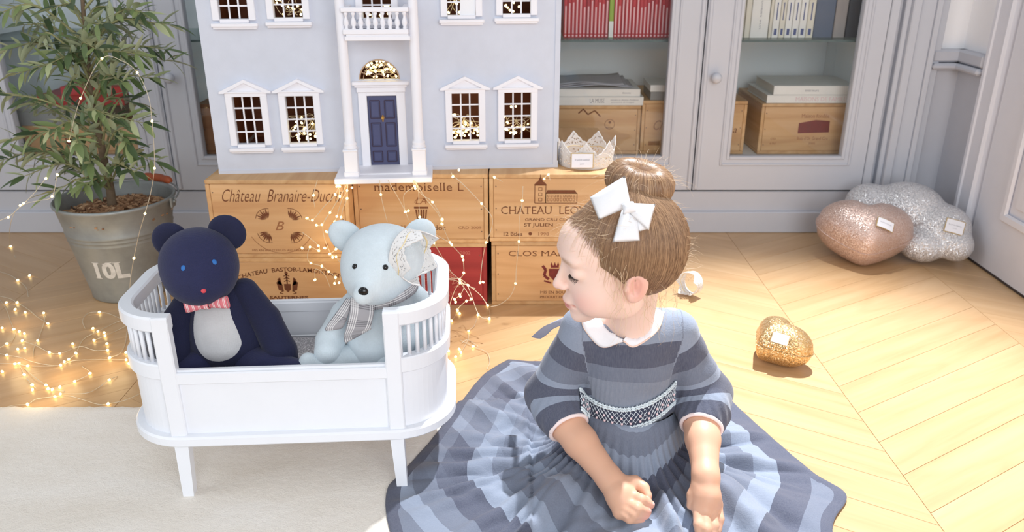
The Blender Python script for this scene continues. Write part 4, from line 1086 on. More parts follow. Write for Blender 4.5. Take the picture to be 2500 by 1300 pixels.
# bow tie: two loops and a knot
def bowtie(parent, c, ax, wd, ht, mat, dep=.012):
    ax = Vector(ax).normalized(); up = Vector((0, 0, 1)); up = (up - ax * up.dot(ax)).normalized(); fw = ax.cross(up)
    if fw.y > 0: fw = -fw
    mb = MB(); uv = []
    for sx in (-1, 1):
        nu, nv = 14, 12
        def f(u, v):
            e = math.sin(v * 2 * PI); g = math.cos(v * 2 * PI)
            w_ = wd * (0.08 + .92 * u); hh = ht * (.55 + .45 * u) * (1 if u < .97 else .97); th = dep * (.35 + .65 * math.sin(min(u, .95) * PI * .62))
            k = abs(e) ** .5 * (1 if e > 0 else -1)
            return Vector(c) + ax * sx * w_ + up * (k * hh / 2) + fw * (g * th / 2)
        mb.grid(f, nu, nv, False, True); uv += [(.5 + sx * .5 * i / 13, j / 12) for i in range(nu) for j in range(nv)]
    n0 = len(mb.v)
    mb.grid(lambda u, v: Vector(c) + ax * (wd * .26 * (u - .5) * 1.0) + up * (ht * .36 * math.cos(v * 2 * PI)) + fw * (dep * .7 * math.sin(v * 2 * PI)), 5, 14, False, True); uv += [(.45 + .1 * i / 4, .2) for i in range(5) for j in range(14)]
    me = mb.mesh('bow_tie', True); uvgrid(me, uv); o = link('bow_tie', me, mat, parent, True); o.modifiers.new('s', 'SOLIDIFY').thickness = .0008
    return o
bc = ray(505, 744); bcp = atY(505, 744, 1.152)
bowtie(nb, bcp, (1, -.0, .12), .034, .021, M['pinkstripe'])
MB().tube([atY(575 if False else 548, 722, 1.165), atY(556, 708, 1.185)], .0035, 8).build('neck_ribbon', M['pinkstripe'], nb, True, True)

# ------------------------------------------------------------------ pale bear
wbr = thing('teddy_bear', 'pale blue cloth bear with checked scarf and lace crown, sitting in the cot', 'bear', (-0.215, 1.215, 0.172))
s = SDF((-.34, 1.08, .165), (-.09, 1.34, .36), .003)
s.ell((-.212, 1.205, .232), (.064, .062, .064), .02); s.ell((-.205, 1.215, .288), (.044, .040, .045), .03)
bo = link('body', s.mesh('body'), M['icebear'], wbr, True)
s = SDF((-.32, 1.06, .29), (-.11, 1.31, .46), .0024)
hw_ = V3(-.207, 1.213, .374)
s.ell(hw_, (.066, .060, .053), .01); s.ell(hw_ + V3(-.010, -.030, -.022), (.050, .05, .042), .03)
s.cap(hw_ + V3(-.012, -.055, -.022), hw_ + V3(-.018, -.096, -.024), .031, .016, .022)
ho = link('head', s.mesh('head'), M['icebear'], wbr, True)
for (ex, ey, ez, rz_) in ((-.272, 1.245, .396, -.75), (-.152, 1.245, .398, .6)):
    s = SDF((ex - .05, ey - .03, ez - .05), (ex + .05, ey + .03, ez + .05), .002); c_, q_ = math.cos(rz_), math.sin(rz_)
    s.ell((ex, ey, ez), (.026, .011, .032), .005, [[c_, 0, -q_], [0, 1, 0], [q_, 0, c_]]); s.ell((ex, ey - .014, ez), (.016, .006, .022), .006, [[c_, 0, -q_], [0, 1, 0], [q_, 0, c_]], '-')
    link('ear', s.mesh('ear'), M['icebear'], wbr, True)
for nm, pts, rs in (('arm', [(-.250, 1.215, .305), (-.278, 1.205, .275), (-.298, 1.180, .238), (-.299, 1.160, .228)], [.018, .021, .024, .022]),
                    ('arm', [(-.160, 1.225, .300), (-.140, 1.215, .265), (-.138, 1.180, .225)], [.018, .022, .024]),
                    ('leg', [(-.235, 1.195, .203), (-.285, 1.168, .203), (-.325, 1.150, .200)], [.032, .027, .022]),
                    ('leg', [(-.190, 1.195, .203), (-.188, 1.170, .201), (-.200, 1.158, .201)], [.030, .026, .021])):
    a = np.array(pts); s = SDF(a.min(0) - .04, a.max(0) + .04, .003); s.chain(pts, rs, .01)
    if nm == 'leg': s.ell(V3(*pts[-1]) + V3(-.004, -.004, .008), (.016, .016, .026), .012)
    link(nm, s.mesh(nm), M['icebear'], wbr, True)
bh, bb = bvh_of(ho), bvh_of(bo)
for px, py in ((866, 651), (941, 653)):
    p, n = hit(bh, px, py)
    MB().ball(p - n * .001, .0046, 14, 10).build('eye', M['black'], wbr, True, True)
p, n = hit(bh, 887, 712); MB().ball(p - n * .002, (.0078, .005, .0078), 16, 10).build('nose', M['black'], wbr, True, True)
# checked scarf
def m_check(name, base, dark, light, rep):
    t = NT(name); tc = t.N('TexCoord'); sx = t.N('SeparateXYZ', i_0=tc.outputs['UV'])
    def band(o):
        f = t.math('FRACT', t.math('MULTIPLY', sx.outputs[o], rep))
        fine = t.math('GREATER_THAN', t.math('FRACT', t.math('MULTIPLY', sx.outputs[o], rep * 9)), .5)
        return t.math('MULTIPLY', t.math('LESS_THAN', f, .5), fine)
    a, b = band(0), band(1); c = t.mix(t.math('MULTIPLY', a, .75), base, light); c = t.mix(t.math('MULTIPLY', b, .55), c, dark)
    c = t.mix(t.math('MULTIPLY', t.math('MULTIPLY', a, b), .6), c, light)
    t.bsdf(c, .9, 0, t.bump(t.noise(t.coord(), 900, 2), .25, .0004)); return t.m
M['check'] = m_check('grey_checked_wool', C(160, 158, 162), C(70, 70, 78), C(232, 230, 230), 34)
def sheet(name, rows, mat, parent, th=.0014, uvs=1.0, sm=8):
    """cloth strip: rows of left/right places, smoothed"""
    Ls = bez([r[0] for r in rows], sm * len(rows)); Rs = bez([r[1] for r in rows], sm * len(rows)); nv = 8; mb = MB(); uv = []; L = 0
    for i, (a, b) in enumerate(zip(Ls, Rs)):
        if i: L += ((a + b) / 2 - (Ls[i - 1] + Rs[i - 1]) / 2).length
        for j in range(nv):
            f = j / (nv - 1); mb.v.append(tuple(a.lerp(b, f) + Vector((0, -.0015 * math.sin(f * PI), 0)))); uv.append(((b - a).length * f * uvs, L * uvs))
    n = len(Ls); mb.f = [(i * nv + j, i * nv + j + 1, (i + 1) * nv + j + 1, (i + 1) * nv + j) for i in range(n - 1) for j in range(nv - 1)]
    me = mb.mesh(name, True); uvgrid(me, uv); o = link(name, me, mat, parent, True); o.modifiers.new('s', 'SOLIDIFY').thickness = th; return o
Ysc = 1.138
sheet('scarf_end', [(atY(856, 726, 1.150), atY(915, 742, 1.145)), (atY(855, 760, 1.140), atY(912, 770, 1.136)), (atY(846, 800, 1.138), atY(905, 800, 1.135)), (atY(840, 818, 1.14), atY(902, 805, 1.137)), (atY(842, 834, 1.141), atY(846, 836, 1.141))], M['check'], wbr)
sheet('scarf_end', [(atY(848, 728, 1.160), atY(862, 732, 1.152)), (atY(825, 760, 1.155), atY(850, 772, 1.146)), (atY(797, 798, 1.150), atY(840, 795, 1.146)), (atY(796, 808, 1.150), atY(832, 802, 1.148))], M['check'], wbr)
def scarfwrap():
    c = Vector((-.207, 1.205, .318)); rows = []
    for k in range(25):
        a = -PI * .95 + k * 2 * PI / 24 * .98; d = Vector((math.cos(a), math.sin(a), 0))
        rows.append((c + Vector((d.x * .050, d.y * .052, .010 + .012 * d.x)), c + Vector((d.x * .054, d.y * .056, -.008 + .012 * d.x))))
    sheet('scarf_wrap', rows, M['check'], wbr, sm=2)
scarfwrap()
# ------------------------------------------------------------------ lace crowns
M['lace'] = m_cloth('white_cotton_lace', C(240, 238, 236), 1800, .02, .5)
def lace_crown(label, loc, rot, r, h, npts, seed, arc=1.0, parent=None, tagcard=None, droop=0.0, name='lace_crown'):
    rr_ = random.Random(seed); t = thing(name, label, 'crown', loc) if parent is None else parent
    if parent is None: t.rotation_euler = rot
    NA, NZ = npts * 22, 22; mb = MB(); 
    def top(a):
        f = (a * npts) % 1.0; f = abs(f - .5) * 2
        return h * (.50 + .50 * (1 - f) ** 1.15 + (.06 if (int(a * NA) % 4) < 2 else 0) * (1 - (1 - f)))
    P = {}
    for i in range(NA + 1):
        a = i / NA; ang = a * 2 * PI * arc; th = top(a)
        for j in range(NZ + 1):
            z = th * j / NZ; q = r * (1 + .10 * z / h + .03 * math.sin(ang * 5) * z / h)
            P[i, j] = len(mb.v); mb.v.append((q * math.cos(ang), q * math.sin(ang), z + droop * rr_.uniform(-.5, .5)))
    for i in range(NA):
        for j in range(NZ):
            band = j < 3 or j > NZ - 3 or j in (10, 11)
            hole = ((i // 2 + j // 2) % 2 == 0 and (i % 2 == 0 or j % 2 == 0) and rr_.random() < .40)
            if hole and not band: continue
            mb.f.append((P[i, j], P[i + 1, j], P[i + 1, j + 1], P[i, j + 1]))
    me = mb.mesh('lace_band', True, False); o = link('lace_band', me, M['lace'], t); o.modifiers.new('s', 'SOLIDIFY').thickness = .0012
    mb = MB(); mb.tube([(r * 1.015 * math.cos(2 * PI * arc * k / 48), r * 1.015 * math.sin(2 * PI * arc * k / 48), h * .40 + .002 * math.sin(k * .8)) for k in range(49)], .0012, 6, True)
    mb.build('gold_cord', M['brass_thread'], t, smooth=True)
    return t, o
M['brass_thread'] = m_plain('pale_gold_thread', C(226, 206, 158), .5); M['card_edge'] = m_plain('gold_card_edge', C(196, 170, 120), .4, metal=.4); M['card'] = m_plain('white_card', C(240, 240, 246), .6)
def label_card(parent, c, x, y, wd, ht, lines, bend=0.0):
    """stitched label: gold-edged card with print"""
    c = Vector(c); x = Vector(x).normalized(); y = Vector(y).normalized(); n = x.cross(y)
    def fn(u, v, h=0): return c + x * u + y * v + n * (h - bend * (u / (wd / 2)) ** 2)
    def slab(a, b, h0, h1):
        mb = MB(); mb.grid(lambda s_, q: fn((s_ - .5) * a, (q - .5) * b, h1), 9, 3); mb.grid(lambda s_, q: fn((s_ - .5) * a, (q - .5) * b, h0), 9, 3); return mb
    o = slab(wd, ht, 0, .0006).build('label_border', M['card_edge'], parent, world=True); o.modifiers.new('s', 'SOLIDIFY').thickness = .0006
    o2 = slab(wd * .92, ht * .90, .0016, .0019).build('label_card', M['card'], parent, world=True)
    p = Print()
    for (s_, v, w_, hh) in lines: p.text(s_, 0, v, w_, hh)
    me = bpy.data.meshes.new('label_print'); me.from_pydata([tuple(fn(a, b, .0023)) for a, b in p.v], [], p.f); link('label_print', me, M['ink_grey'], parent, True)
cw, _ = lace_crown('white lace crown with printed card, standing on the crate beside the toy house', (.180, 1.935, ZK + .0005), (0, 0, -.3), .066, .066, 7, 4)
label_card(cw, (.166, 1.862, ZK + .025), (1, 0, 0), (0, .10, 1), .054, .036, [('le petit atelier', .002, .036, .005), ('paris', -.008, .010, .004)])
bear_lc, o_ = lace_crown('x', (0, 0, 0), (0, 0, 0), .030, .040, 5, 9, parent=wbr)
for ch in [c for c in wbr.children if c.name.startswith(('lace_band', 'gold_cord'))]:
    if ch.name.startswith('gold_cord'): ch.scale = (1.3, 1.3, 1.1)
    ch.location = Vector((-.172, 1.186, .392)) - wbr.location; ch.rotation_euler = Vector((.80, -.42, -.10)).to_track_quat('Z', 'Y').to_euler(); ch.scale = (1.3, 1.3, 1.1)
lf, _ = lace_crown('white lace crown lying on its side on the floor behind the child', (.470, 1.925, .030), (PI / 2 - .1, .15, -.9), .029, .040, 5, 21)
lf.location = (.466, 1.90, .034)
# ------------------------------------------------------------------ glitter cushions
def heart_cushion(label, mat, c, R3, sz, th, name='heart_cushion', hk=.5):
    t = thing(name, label, 'cushion', c); n = 96; m = 16; mb = MB(); R3 = Matrix(R3).transposed()
    def out(a):
        x = 16 * math.sin(a) ** 3; y = 13 * math.cos(a) - 5 * math.cos(2 * a) - 2 * math.cos(3 * a) - math.cos(4 * a)
        return Vector((x / 17, (y + 2.5) / 17 * .92, 0))
    raw = [out(2 * PI * k / n) * hk + Vector((math.sin(2 * PI * k / n), math.cos(2 * PI * k / n) * .80 + .02, 0)) * (1 - hk) for k in range(n)]
    for _ in range(10): raw = [raw[k] * .5 + (raw[k - 1] + raw[(k + 1) % n]) * .25 for k in range(n)]
    def P(k, j, sg):
        f = j / m; o = raw[k % n] * sz / 2; w_ = (1 - f ** 2.6); z = th / 2 * math.sqrt(max(w_, 0)) * sg
        notch = math.exp(-((o.x * f) / (sz * .08)) ** 2) * max(0, (o.y * f) / (sz * .4)) * .55
        return R3 @ Vector((o.x * f, o.y * f, z * (1 - notch * f)))
    for sg in (1, -1):
        base = len(mb.v)
        for j in range(m + 1):
            for k in range(n): mb.v.append(tuple(P(k, j, sg)))
        mb.f += [(base + j * n + k, base + j * n + (k + 1) % n, base + (j + 1) * n + (k + 1) % n, base + (j + 1) * n + k) for j in range(m) for k in range(n)]
    me = mb.mesh('cushion_cover', True)
    bm = bmesh.new(); bm.from_mesh(me); bmesh.ops.remove_doubles(bm, verts=bm.verts, dist=.0003); bmesh.ops.recalc_face_normals(bm, faces=bm.faces); bm.to_mesh(me); bm.free()
    zmin = min(v.co.z for v in me.vertices); t.location = Vector((c[0], c[1], c[2] - zmin if c[2] == 0 else c[2])); link('cushion_cover', me, mat, t)
    MB().tube([R3 @ (raw[k % n] * sz / 2 * 1.002) for k in range(n + 1)], .0012, 6, False).build('seam', mat, t, True)
    return t
def axes(nrm, up):
    n = Vector(nrm).normalized(); u = Vector(up); u = (u - n * u.dot(n)).normalized(); x = u.cross(n); return (x, u, n)
A1 = axes((-.05, -.28, .95), (.30, 1, .4))
h1 = heart_cushion('rose glitter heart cushion leaning on the silver cloud cushion', M['gl_rose'], (.990, 2.135, .0), A1, .272, .160)
A2 = axes((.10, -.02, .99), (.95, .42, .0))
h2 = heart_cushion('small gold glitter heart cushion alone on the parquet', M['gl_gold'], (.572, 1.545, .0), A2, .152, .092, hk=.74)
cl = thing('cloud_cushion', 'silver glitter cloud cushion in the corner by the door', 'cushion', (1.16, 2.19, 0))
s = SDF((.92, 1.96, .0), (1.36, 2.40, .24), .0045)
nrm = Vector((-.35, -.62, .70)).normalized(); xx = Vector((.80, -.60, 0)).normalized(); xx = (xx - nrm * xx.dot(nrm)).normalized(); yy = nrm.cross(xx)
AX = [list(xx), list(yy), list(nrm)]; cc = Vector((1.135, 2.175, .098))
for (a, b, r1, r2, th) in ((-.120, .035, .075, .065, .050), (-.02, .050, .105, .080, .058), (.075, .010, .085, .075, .052), (.125, -.035, .050, .050, .042), (.045, -.060, .065, .050, .045), (-.06, -.045, .085, .055, .050), (-.145, -.01, .05, .05, .042)):
    s.ell(cc + xx * a + yy * b, (r1 * .93, r2 * .93, th), .014, AX)
me = s.mesh('cushion_cover', 3); zm = min(v.co.z for v in me.vertices); print('cloud zmin', zm, max(v.co.x for v in me.vertices))
co = link('cushion_cover', me, M['gl_silver'], cl, True)
for th_, par, px, py, wd, ht, ln in ((h1, None, 2160, 550, .050, .030, [('le petit atelier', .002, .034, .004)]), (h2, None, 1905, 828, .036, .024, []), (cl, None, 2330, 555, .050, .040, [('le petit atelier', .003, .034, .004), ('paris', -.006, .010, .003)])):
    bv = bvh_of([c for c in th_.children if c.name.startswith('cushion_cover')][0]); p, n = hit(bv, px, py)
    if p is None: print('no hit', px, py); continue
    x = Vector((1, -.35, -.2)); x = (x - n * x.dot(n)).normalized(); y = n.cross(x)
    label_card(th_, p + n * .0045, x, y, wd, ht, ln, .0028)
# ------------------------------------------------------------------ zinc bucket
BX, BY, BH, BR0, BR1 = -.994, 1.935, .252, .092, .139
bk = thing('bucket', 'zinc bucket stencilled 10L holding the olive tree', 'bucket', (BX, BY, 0))
def br(z): return BR0 + (BR1 - BR0) * z / BH
def m_zinc():
    t = NT('dull_zinc'); v = t.coord(); n = t.noise(v, 14, 5, .6); st = t.noise(t.coord(scale=(3, 3, 60)), 3, 4)
    c = t.ramp(n, [(.3, C(146, 150, 150)), (.5, C(160, 165, 165)), (.7, C(172, 176, 176))]); c = t.mix(t.math('MULTIPLY', st, .2), c, C(132, 138, 138))
    t.bsdf(c, .45, .45, t.bump(st, .05, .001)); return t.m
M['zinc'] = m_zinc()
pr = [(0, .004), (br(0) - .002, .004), (br(0), 0), (br(0) + .002, .003), (br(.01), .012)]
for zz in (.160, .170, .180): pr += [(br(zz) - .0, zz - .004), (br(zz) + .0016, zz), (br(zz) + 0, zz + .004)]
pr += [(br(.24), .240), (BR1 + .003, .246), (BR1 + .004, .251), (BR1 + .001, .2545), (BR1 - .003, .252), (BR1 - .004, .245)]
pr += [(br(.2) - .003, .2), (br(.1) - .003, .1), (br(.02) - .003, .012), (0, .011)]
MB().lathe(pr, 72).build('bucket_wall', M['zinc'], bk, True)
for sx in (-1, 1): MB().box((sx * (BR1 + .004), .0, .238), (.006, .024, .026), None, .002).lathe([(.004, -.002), (.004, .006), (0, .007)], 10, (sx * (BR1 + .006), 0, .240), Matrix.Rotation(sx * PI / 2, 3, 'Y')).build('handle_ear', M['zinc'], bk)
hp = [Vector(((BR1 + .010) * math.cos(a), (BR1 + .012) * math.sin(a), .246 + .010 * math.sin(a))) for a in [PI * k / 30 for k in range(31)]]
hd = MB().tube(hp, .0022, 8).build('bail_handle', M['zinc'], bk, True)
gp = [Vector(((BR1 + .010) * math.cos(a), (BR1 + .012) * math.sin(a), .250 + .012 * math.sin(a))) for a in [PI * (.28 + .2 * k / 10) for k in range(11)]]
MB().tube(gp, [.007, .010, .0105, .0095, .0105, .0105, .0105, .0095, .0105, .010, .007], 14).build('wooden_grip', m_wood('varnished_grip', C(150, 70, 40), C(186, 94, 56), C(200, 110, 70), 0), hd, True)
p = Print()
p.text('10L', 0, 0, .084, .047, bold=.045)
ang0 = math.atan2(-1.0, .06); me = bpy.data.meshes.new('stencil')
def cone(x, z):
    zz = .096 + z; r_ = br(zz) + .0008; a = -PI / 2 + .10 + x / r_; return (r_ * math.cos(a), r_ * math.sin(a), zz)
# subdivide letters so that they wrap
bm = bmesh.new(); vv = [bm.verts.new((x, 0, z)) for x, z in p.v]
for f_ in p.f:
    try: bm.faces.new([vv[i] for i in f_])
    except ValueError: pass
for xcut in [-.044 + .004 * k for k in range(23)]: bmesh.ops.bisect_plane(bm, geom=bm.verts[:] + bm.edges[:] + bm.faces[:], plane_co=(xcut, 0, 0), plane_no=(1, 0, 0))
for v in bm.verts: v.co = cone(v.co.x, v.co.z)
bm.to_mesh(me); bm.free(); link('stencil_lettering', me, m_plain('worn_white_stencil', C(214, 212, 206), .8, .12, 60), bk)
# wood chips
mb = MB(); r = random.Random(2)
for k in range(900):
    a = r.uniform(0, 2 * PI); q = math.sqrt(r.random()) * (br(.225) - .008); l = r.uniform(.008, .024)
    rot = Matrix.Rotation(r.uniform(0, 2 * PI), 3, 'Z') @ Matrix.Rotation(r.uniform(-.5, .5), 3, 'X') @ Matrix.Rotation(r.uniform(-.4, .4), 3, 'Y')
    mb.box((BX + q * math.cos(a), BY + q * math.sin(a), .212 + .014 * (1 - (q / .13) ** 2) + r.uniform(-.004, .006)), (l, r.uniform(.003, .008), r.uniform(.0015, .004)), rot)
n = 40
mb.add([(BX, BY, .212)] + [(BX + .127 * math.cos(2 * PI * k / n), BY + .127 * math.sin(2 * PI * k / n), .206) for k in range(n)], [(0, 1 + k, 1 + (k + 1) % n) for k in range(n)])
def m_chip():
    t = NT('bark_chips'); g = t.N('NewGeometry'); c = t.ramp(g.outputs['Random Per Island'], [(0, C(112, 78, 56)), (.4, C(156, 116, 84)), (.8, C(190, 152, 116)), (1, C(214, 180, 146))]); t.bsdf(c, .85); return t.m
o = mb.build('wood_chip_mulch', m_chip()); tag(o, 'brown wood chip mulch filling the zinc bucket', 'mulch', kind='stuff')
# ------------------------------------------------------------------ olive tree
tree = thing('olive_tree', 'olive tree with narrow grey green leaves in the zinc bucket', 'tree', (BX, BY, .205))
M['bark'] = m_plain('olive_bark', C(116, 98, 78), .85, .2, 60, .5, 200); M['twig'] = m_plain('olive_twig', C(150, 148, 104), .8, .1, 60)
def tp(px, py, dy=0.0): return atY(px, py, BY + dy)
trunk = bez([tp(274, 505), tp(268, 455, .01), tp(255, 395, .0), tp(240, 320, -.02), tp(224, 245, 0), tp(214, 150, .02), tp(206, 60, 0), tp(200, -40, .0), tp(205, -140, 0)], 40)
MB().tube(trunk, [.0115 - .0085 * i / 39 for i in range(40)], 10).build('trunk', M['bark'], tree, True, True)
r = random.Random(11)
tips = [(-20, 40, -.05), (20, 120, .05), (-10, 230, -.06), (30, 340, -.05), (60, 430, -.08), (130, 470, -.12), (150, 400, .05), (70, 250, .10), (110, 160, -.10), (60, 60, .08), (130, 20, -.08), (190, 90, .1), (170, 210, -.12), (290, 20, .05), (350, 30, -.06), (410, 60, .0), (400, 120, .06), (330, 130, -.10), (375, 190, .02), (420, 150, .08), (330, 250, .06), (350, 300, -.05), (310, 350, -.10), (380, 395, -.02), (330, 420, -.14), (220, 400, -.12), (190, 350, -.16), (260, 280, -.14), (120, 320, -.14), (250, -30, .05), (300, 90, .12), (160, -60, 0), (60, -40, .05), (350, -50, .02), (270, 190, .12), (210, 450, -.13), (10, 390, .02), (90, 380, .05), (235, 120, -.13), (140, 260, .12), (300, 200, -.13), (40, 180, -.10), (100, 90, .0), (285, 320, .1), (330, 60, .1), (170, 130, -.05), (250, 60, -.1)]
leafspots = []
for bi, (px, py, dy) in enumerate(tips):
    q = tp(px, py, dy)
    # leaves the trunk lower than its tip
    best = min(range(4, 38), key=lambda i: abs(trunk[i].z - (q.z - .05 - .10 * abs(q.x - trunk[i].x))))
    st = trunk[best]; mid = st.lerp(q, .5) + Vector((r.uniform(-.02, .02), r.uniform(-.03, .03), .035 + r.uniform(-.01, .02)))
    path = bez([st, mid, q], 16); MB().tube(path, [.0036 - .0028 * i / 15 for i in range(16)], 6).build('branch', M['twig'], tree, True, True)
    L = sum((path[i + 1] - path[i]).length for i in range(15)); n = max(4, int(L / .0170))
    for k in range(n):
        f = .22 + .78 * k / (n - 1); i = min(int(f * 15), 14); pos = path[i].lerp(path[i + 1], f * 15 - i); d = (path[i + 1] - path[i]).normalized()
        for sd in (-1, 1):
            side = d.cross(Vector((0, 0, 1))); side = side.normalized() if side.length > .1 else Vector((1, 0, 0))
            side = Matrix.Rotation(k * PI / 2 * .9 + r.uniform(-.5, .5), 3, d) @ side
            ld = (d * r.uniform(.5, 1.0) + side * sd * r.uniform(.6, 1.0) + Vector((0, 0, r.uniform(-.15, .25)))).normalized()
            leafspots.append((pos, ld, r.uniform(.55, .98)))
    leafspots.append((path[-1], (path[-1] - path[-3]).normalized(), 1.0))
def leaf_mesh(curl, w_=.0080):
    L = .062; mb = MB(); n = 7
    for i in range(n + 1):
        f = i / n; wd = w_ * math.sin(PI * (f ** .85)) ** .8 if 0 < f < 1 else .0004
        y = L * f; z = curl * (f ** 2) * L
        mb.v += [(-wd, y, z + wd * .25), (0, y, z), (wd, y, z + wd * .25)]
    mb.f = [(i * 3 + a, i * 3 + a + 1, i * 3 + 4 + a, i * 3 + 3 + a) for i in range(n) for a in (0, 1)]
    return mb
def m_leaf():
    t = NT('olive_leaf'); oi = t.N('ObjectInfo'); g = t.N('NewGeometry')
    rr_ = t.math('FRACT', t.math('ADD', oi.outputs['Random'], g.outputs['Random Per Island']))
    c = t.ramp(rr_, [(0, C(56, 74, 48)), (.45, C(96, 116, 72)), (.8, C(138, 152, 98)), (1, C(188, 194, 150))])
    c = t.mix(g.outputs['Backfacing'], c, C(178, 188, 156))
    t.bsdf(c, .42, 0, None); return t.m
M['leaf'] = m_leaf()
lms = []
for cu in (-.15, .05, -.3):
    me = leaf_mesh(cu).mesh('leaf', True, False); me.materials.append(M['leaf']); lms.append(me)
def lmat(pos, ld, sc):
    up = Vector((0, 0, 1)); x = ld.cross(up)
    x = x.normalized() if x.length > .05 else Vector((1, 0, 0)); z = x.cross(ld)
    rot = Matrix((x, ld, z)).transposed() @ Matrix.Rotation(r.uniform(-.7, .7), 3, 'Y'); return Matrix.LocRotScale(pos, rot.to_quaternion(), Vector((sc, sc, sc)))
inframe = []; rest = []
for sp_ in leafspots:
    v = sp_[0] - Vector((0, 0, H)); d = v.y * ca - v.z * sa; px = 1250 + F * v.x / d; py = 650 - F * (v.y * sa + v.z * ca) / d
    if sp_[0].y > 2.30: continue
    (inframe if (-20 < px and py > -20) else rest).append((d, sp_))
inframe.sort(key=lambda a: a[0])
tinv = wmat(tree).inverted()
for k, (d, sp_) in enumerate(inframe[:300]):
    o = share(lms[k % 3], 'leaf', (0, 0, 0), tree); o.matrix_local = tinv @ lmat(*sp_)
mb = MB(); proto = leaf_mesh(-.15)
for d, sp_ in inframe[300:] + rest:
    m = lmat(*sp_); mb.add([m @ Vector(v) for v in proto.v], proto.f)
mb.build('foliage', M['leaf'], tree, True, True, kind='stuff', fix=False)
print('leaves', len(inframe), len(rest))
# ------------------------------------------------------------------ fairy lights
M['wire'] = m_plain('silver_wire', C(226, 214, 190), .35, .02, metal=.3); M['bulb'] = m_emit('warm_led', (1.0, .76, .32, 1), 7.0)
bulb_me = MB().ball((0, 0, 0), (.0026, .0026, .0034), 8, 6).mesh('bulb', True); bulb_me.materials.append(M['bulb'])
def lights(label, paths, bulbs, loc, glow=()):
    t = thing('fairy_light_string', label, 'fairy lights', loc)
    for pth in paths:
        n = max(8, len(pth) * 8); MB().tube(bez(pth, n), .0007, 5).build('wire', M['wire'], t, True, True)
    for b in bulbs: share(bulb_me, 'bulb', Vector(b) - Vector(loc), t, (r.uniform(0, 3), r.uniform(0, 3), 0))
    for c, e in glow:
        l = bpy.data.lights.new('led_glow', 'POINT'); l.energy = e; l.color = (1, .72, .36); l.shadow_soft_size = .03
        o = bpy.data.objects.new('led_glow', l); COL.objects.link(o); o.parent = t; o.location = Vector(c) - Vector(loc)
    return t
# on the parquet left of the cot (read in a 2.6x enlargement of that corner)
def zf(x, y, z=.003): return atZ(x / 2.6, 560 + y / 2.6, z)
W_ = [[(-30, 262), (60, 290), (112, 324), (165, 370), (180, 430)], [(-30, 420), (60, 440), (108, 466), (180, 510), (240, 560), (304, 599)], [(0, 450), (40, 510), (65, 580), (87, 636), (90, 690), (43, 727), (-20, 765)], [(277, 532), (285, 570), (265, 640), (239, 708), (215, 760), (210, 820)],
      [(141, 708), (230, 740), (313, 783), (379, 790), (462, 760), (520, 745), (600, 770), (683, 769)], [(-20, 785), (42, 800), (130, 815), (200, 840), (300, 862), (385, 864), (436, 827), (482, 788), (530, 700), (621, 649), (720, 600), (790, 570)], [(-20, 855), (95, 855), (176, 868), (290, 870), (385, 864), (470, 835), (600, 830), (801, 830)],
      [(120, 852), (154, 924), (204, 988), (230, 1010)], [(150, 880), (220, 940), (292, 990), (332, 1018), (410, 1030)], [(-20, 1152), (80, 1120), (175, 1113), (230, 1080), (349, 1064), (440, 1060), (530, 1085), (620, 1112), (686, 1110), (800, 1085), (900, 1040)], [(383, 1047), (540, 1043), (620, 1010), (693, 957), (745, 935)], [(474, 967), (571, 916), (520, 870)],
      [(540, 630), (525, 580), (560, 535), (631, 527), (700, 540), (790, 580)], [(597, 706), (667, 678), (740, 645), (810, 610)], [(695, 817), (760, 790), (795, 730), (805, 650)]]
B_ = [(187, 294), (112, 324), (40, 466), (108, 466), (96, 510), (160, 528), (277, 532), (304, 599), (13, 627), (87, 636), (122, 650), (155, 663), (141, 708), (239, 708), (43, 727), (157, 755), (113, 762), (42, 800), (313, 783), (379, 790), (462, 728), (482, 788), (436, 827), (408, 842), (385, 864), (95, 855), (120, 852), (176, 868), (14, 905), (154, 924), (204, 988), (205, 1020), (292, 990), (305, 1014), (332, 1018), (380, 1003), (383, 1047), (349, 1064), (175, 1113), (10, 1140), (686, 1110), (693, 957), (571, 916), (474, 967), (631, 527), (590, 630), (621, 649), (661, 657), (667, 678), (597, 706), (679, 727), (683, 769), (695, 817), (799, 783), (801, 830), (819, 854)]
lights('tangle of warm fairy lights spread on the parquet left of the cot', [[zf(x, y, .0012 + .004 * (i % 2)) for i, (x, y) in enumerate(pth)] for pth in W_], [zf(x, y, .0045) for x, y in B_], zf(400, 800, 0), [(zf(110, 750, .04), .12), (zf(380, 830, .04), .12), (zf(250, 1010, .04), .10), (zf(690, 760, .04), .10), (zf(80, 520, .04), .06)])
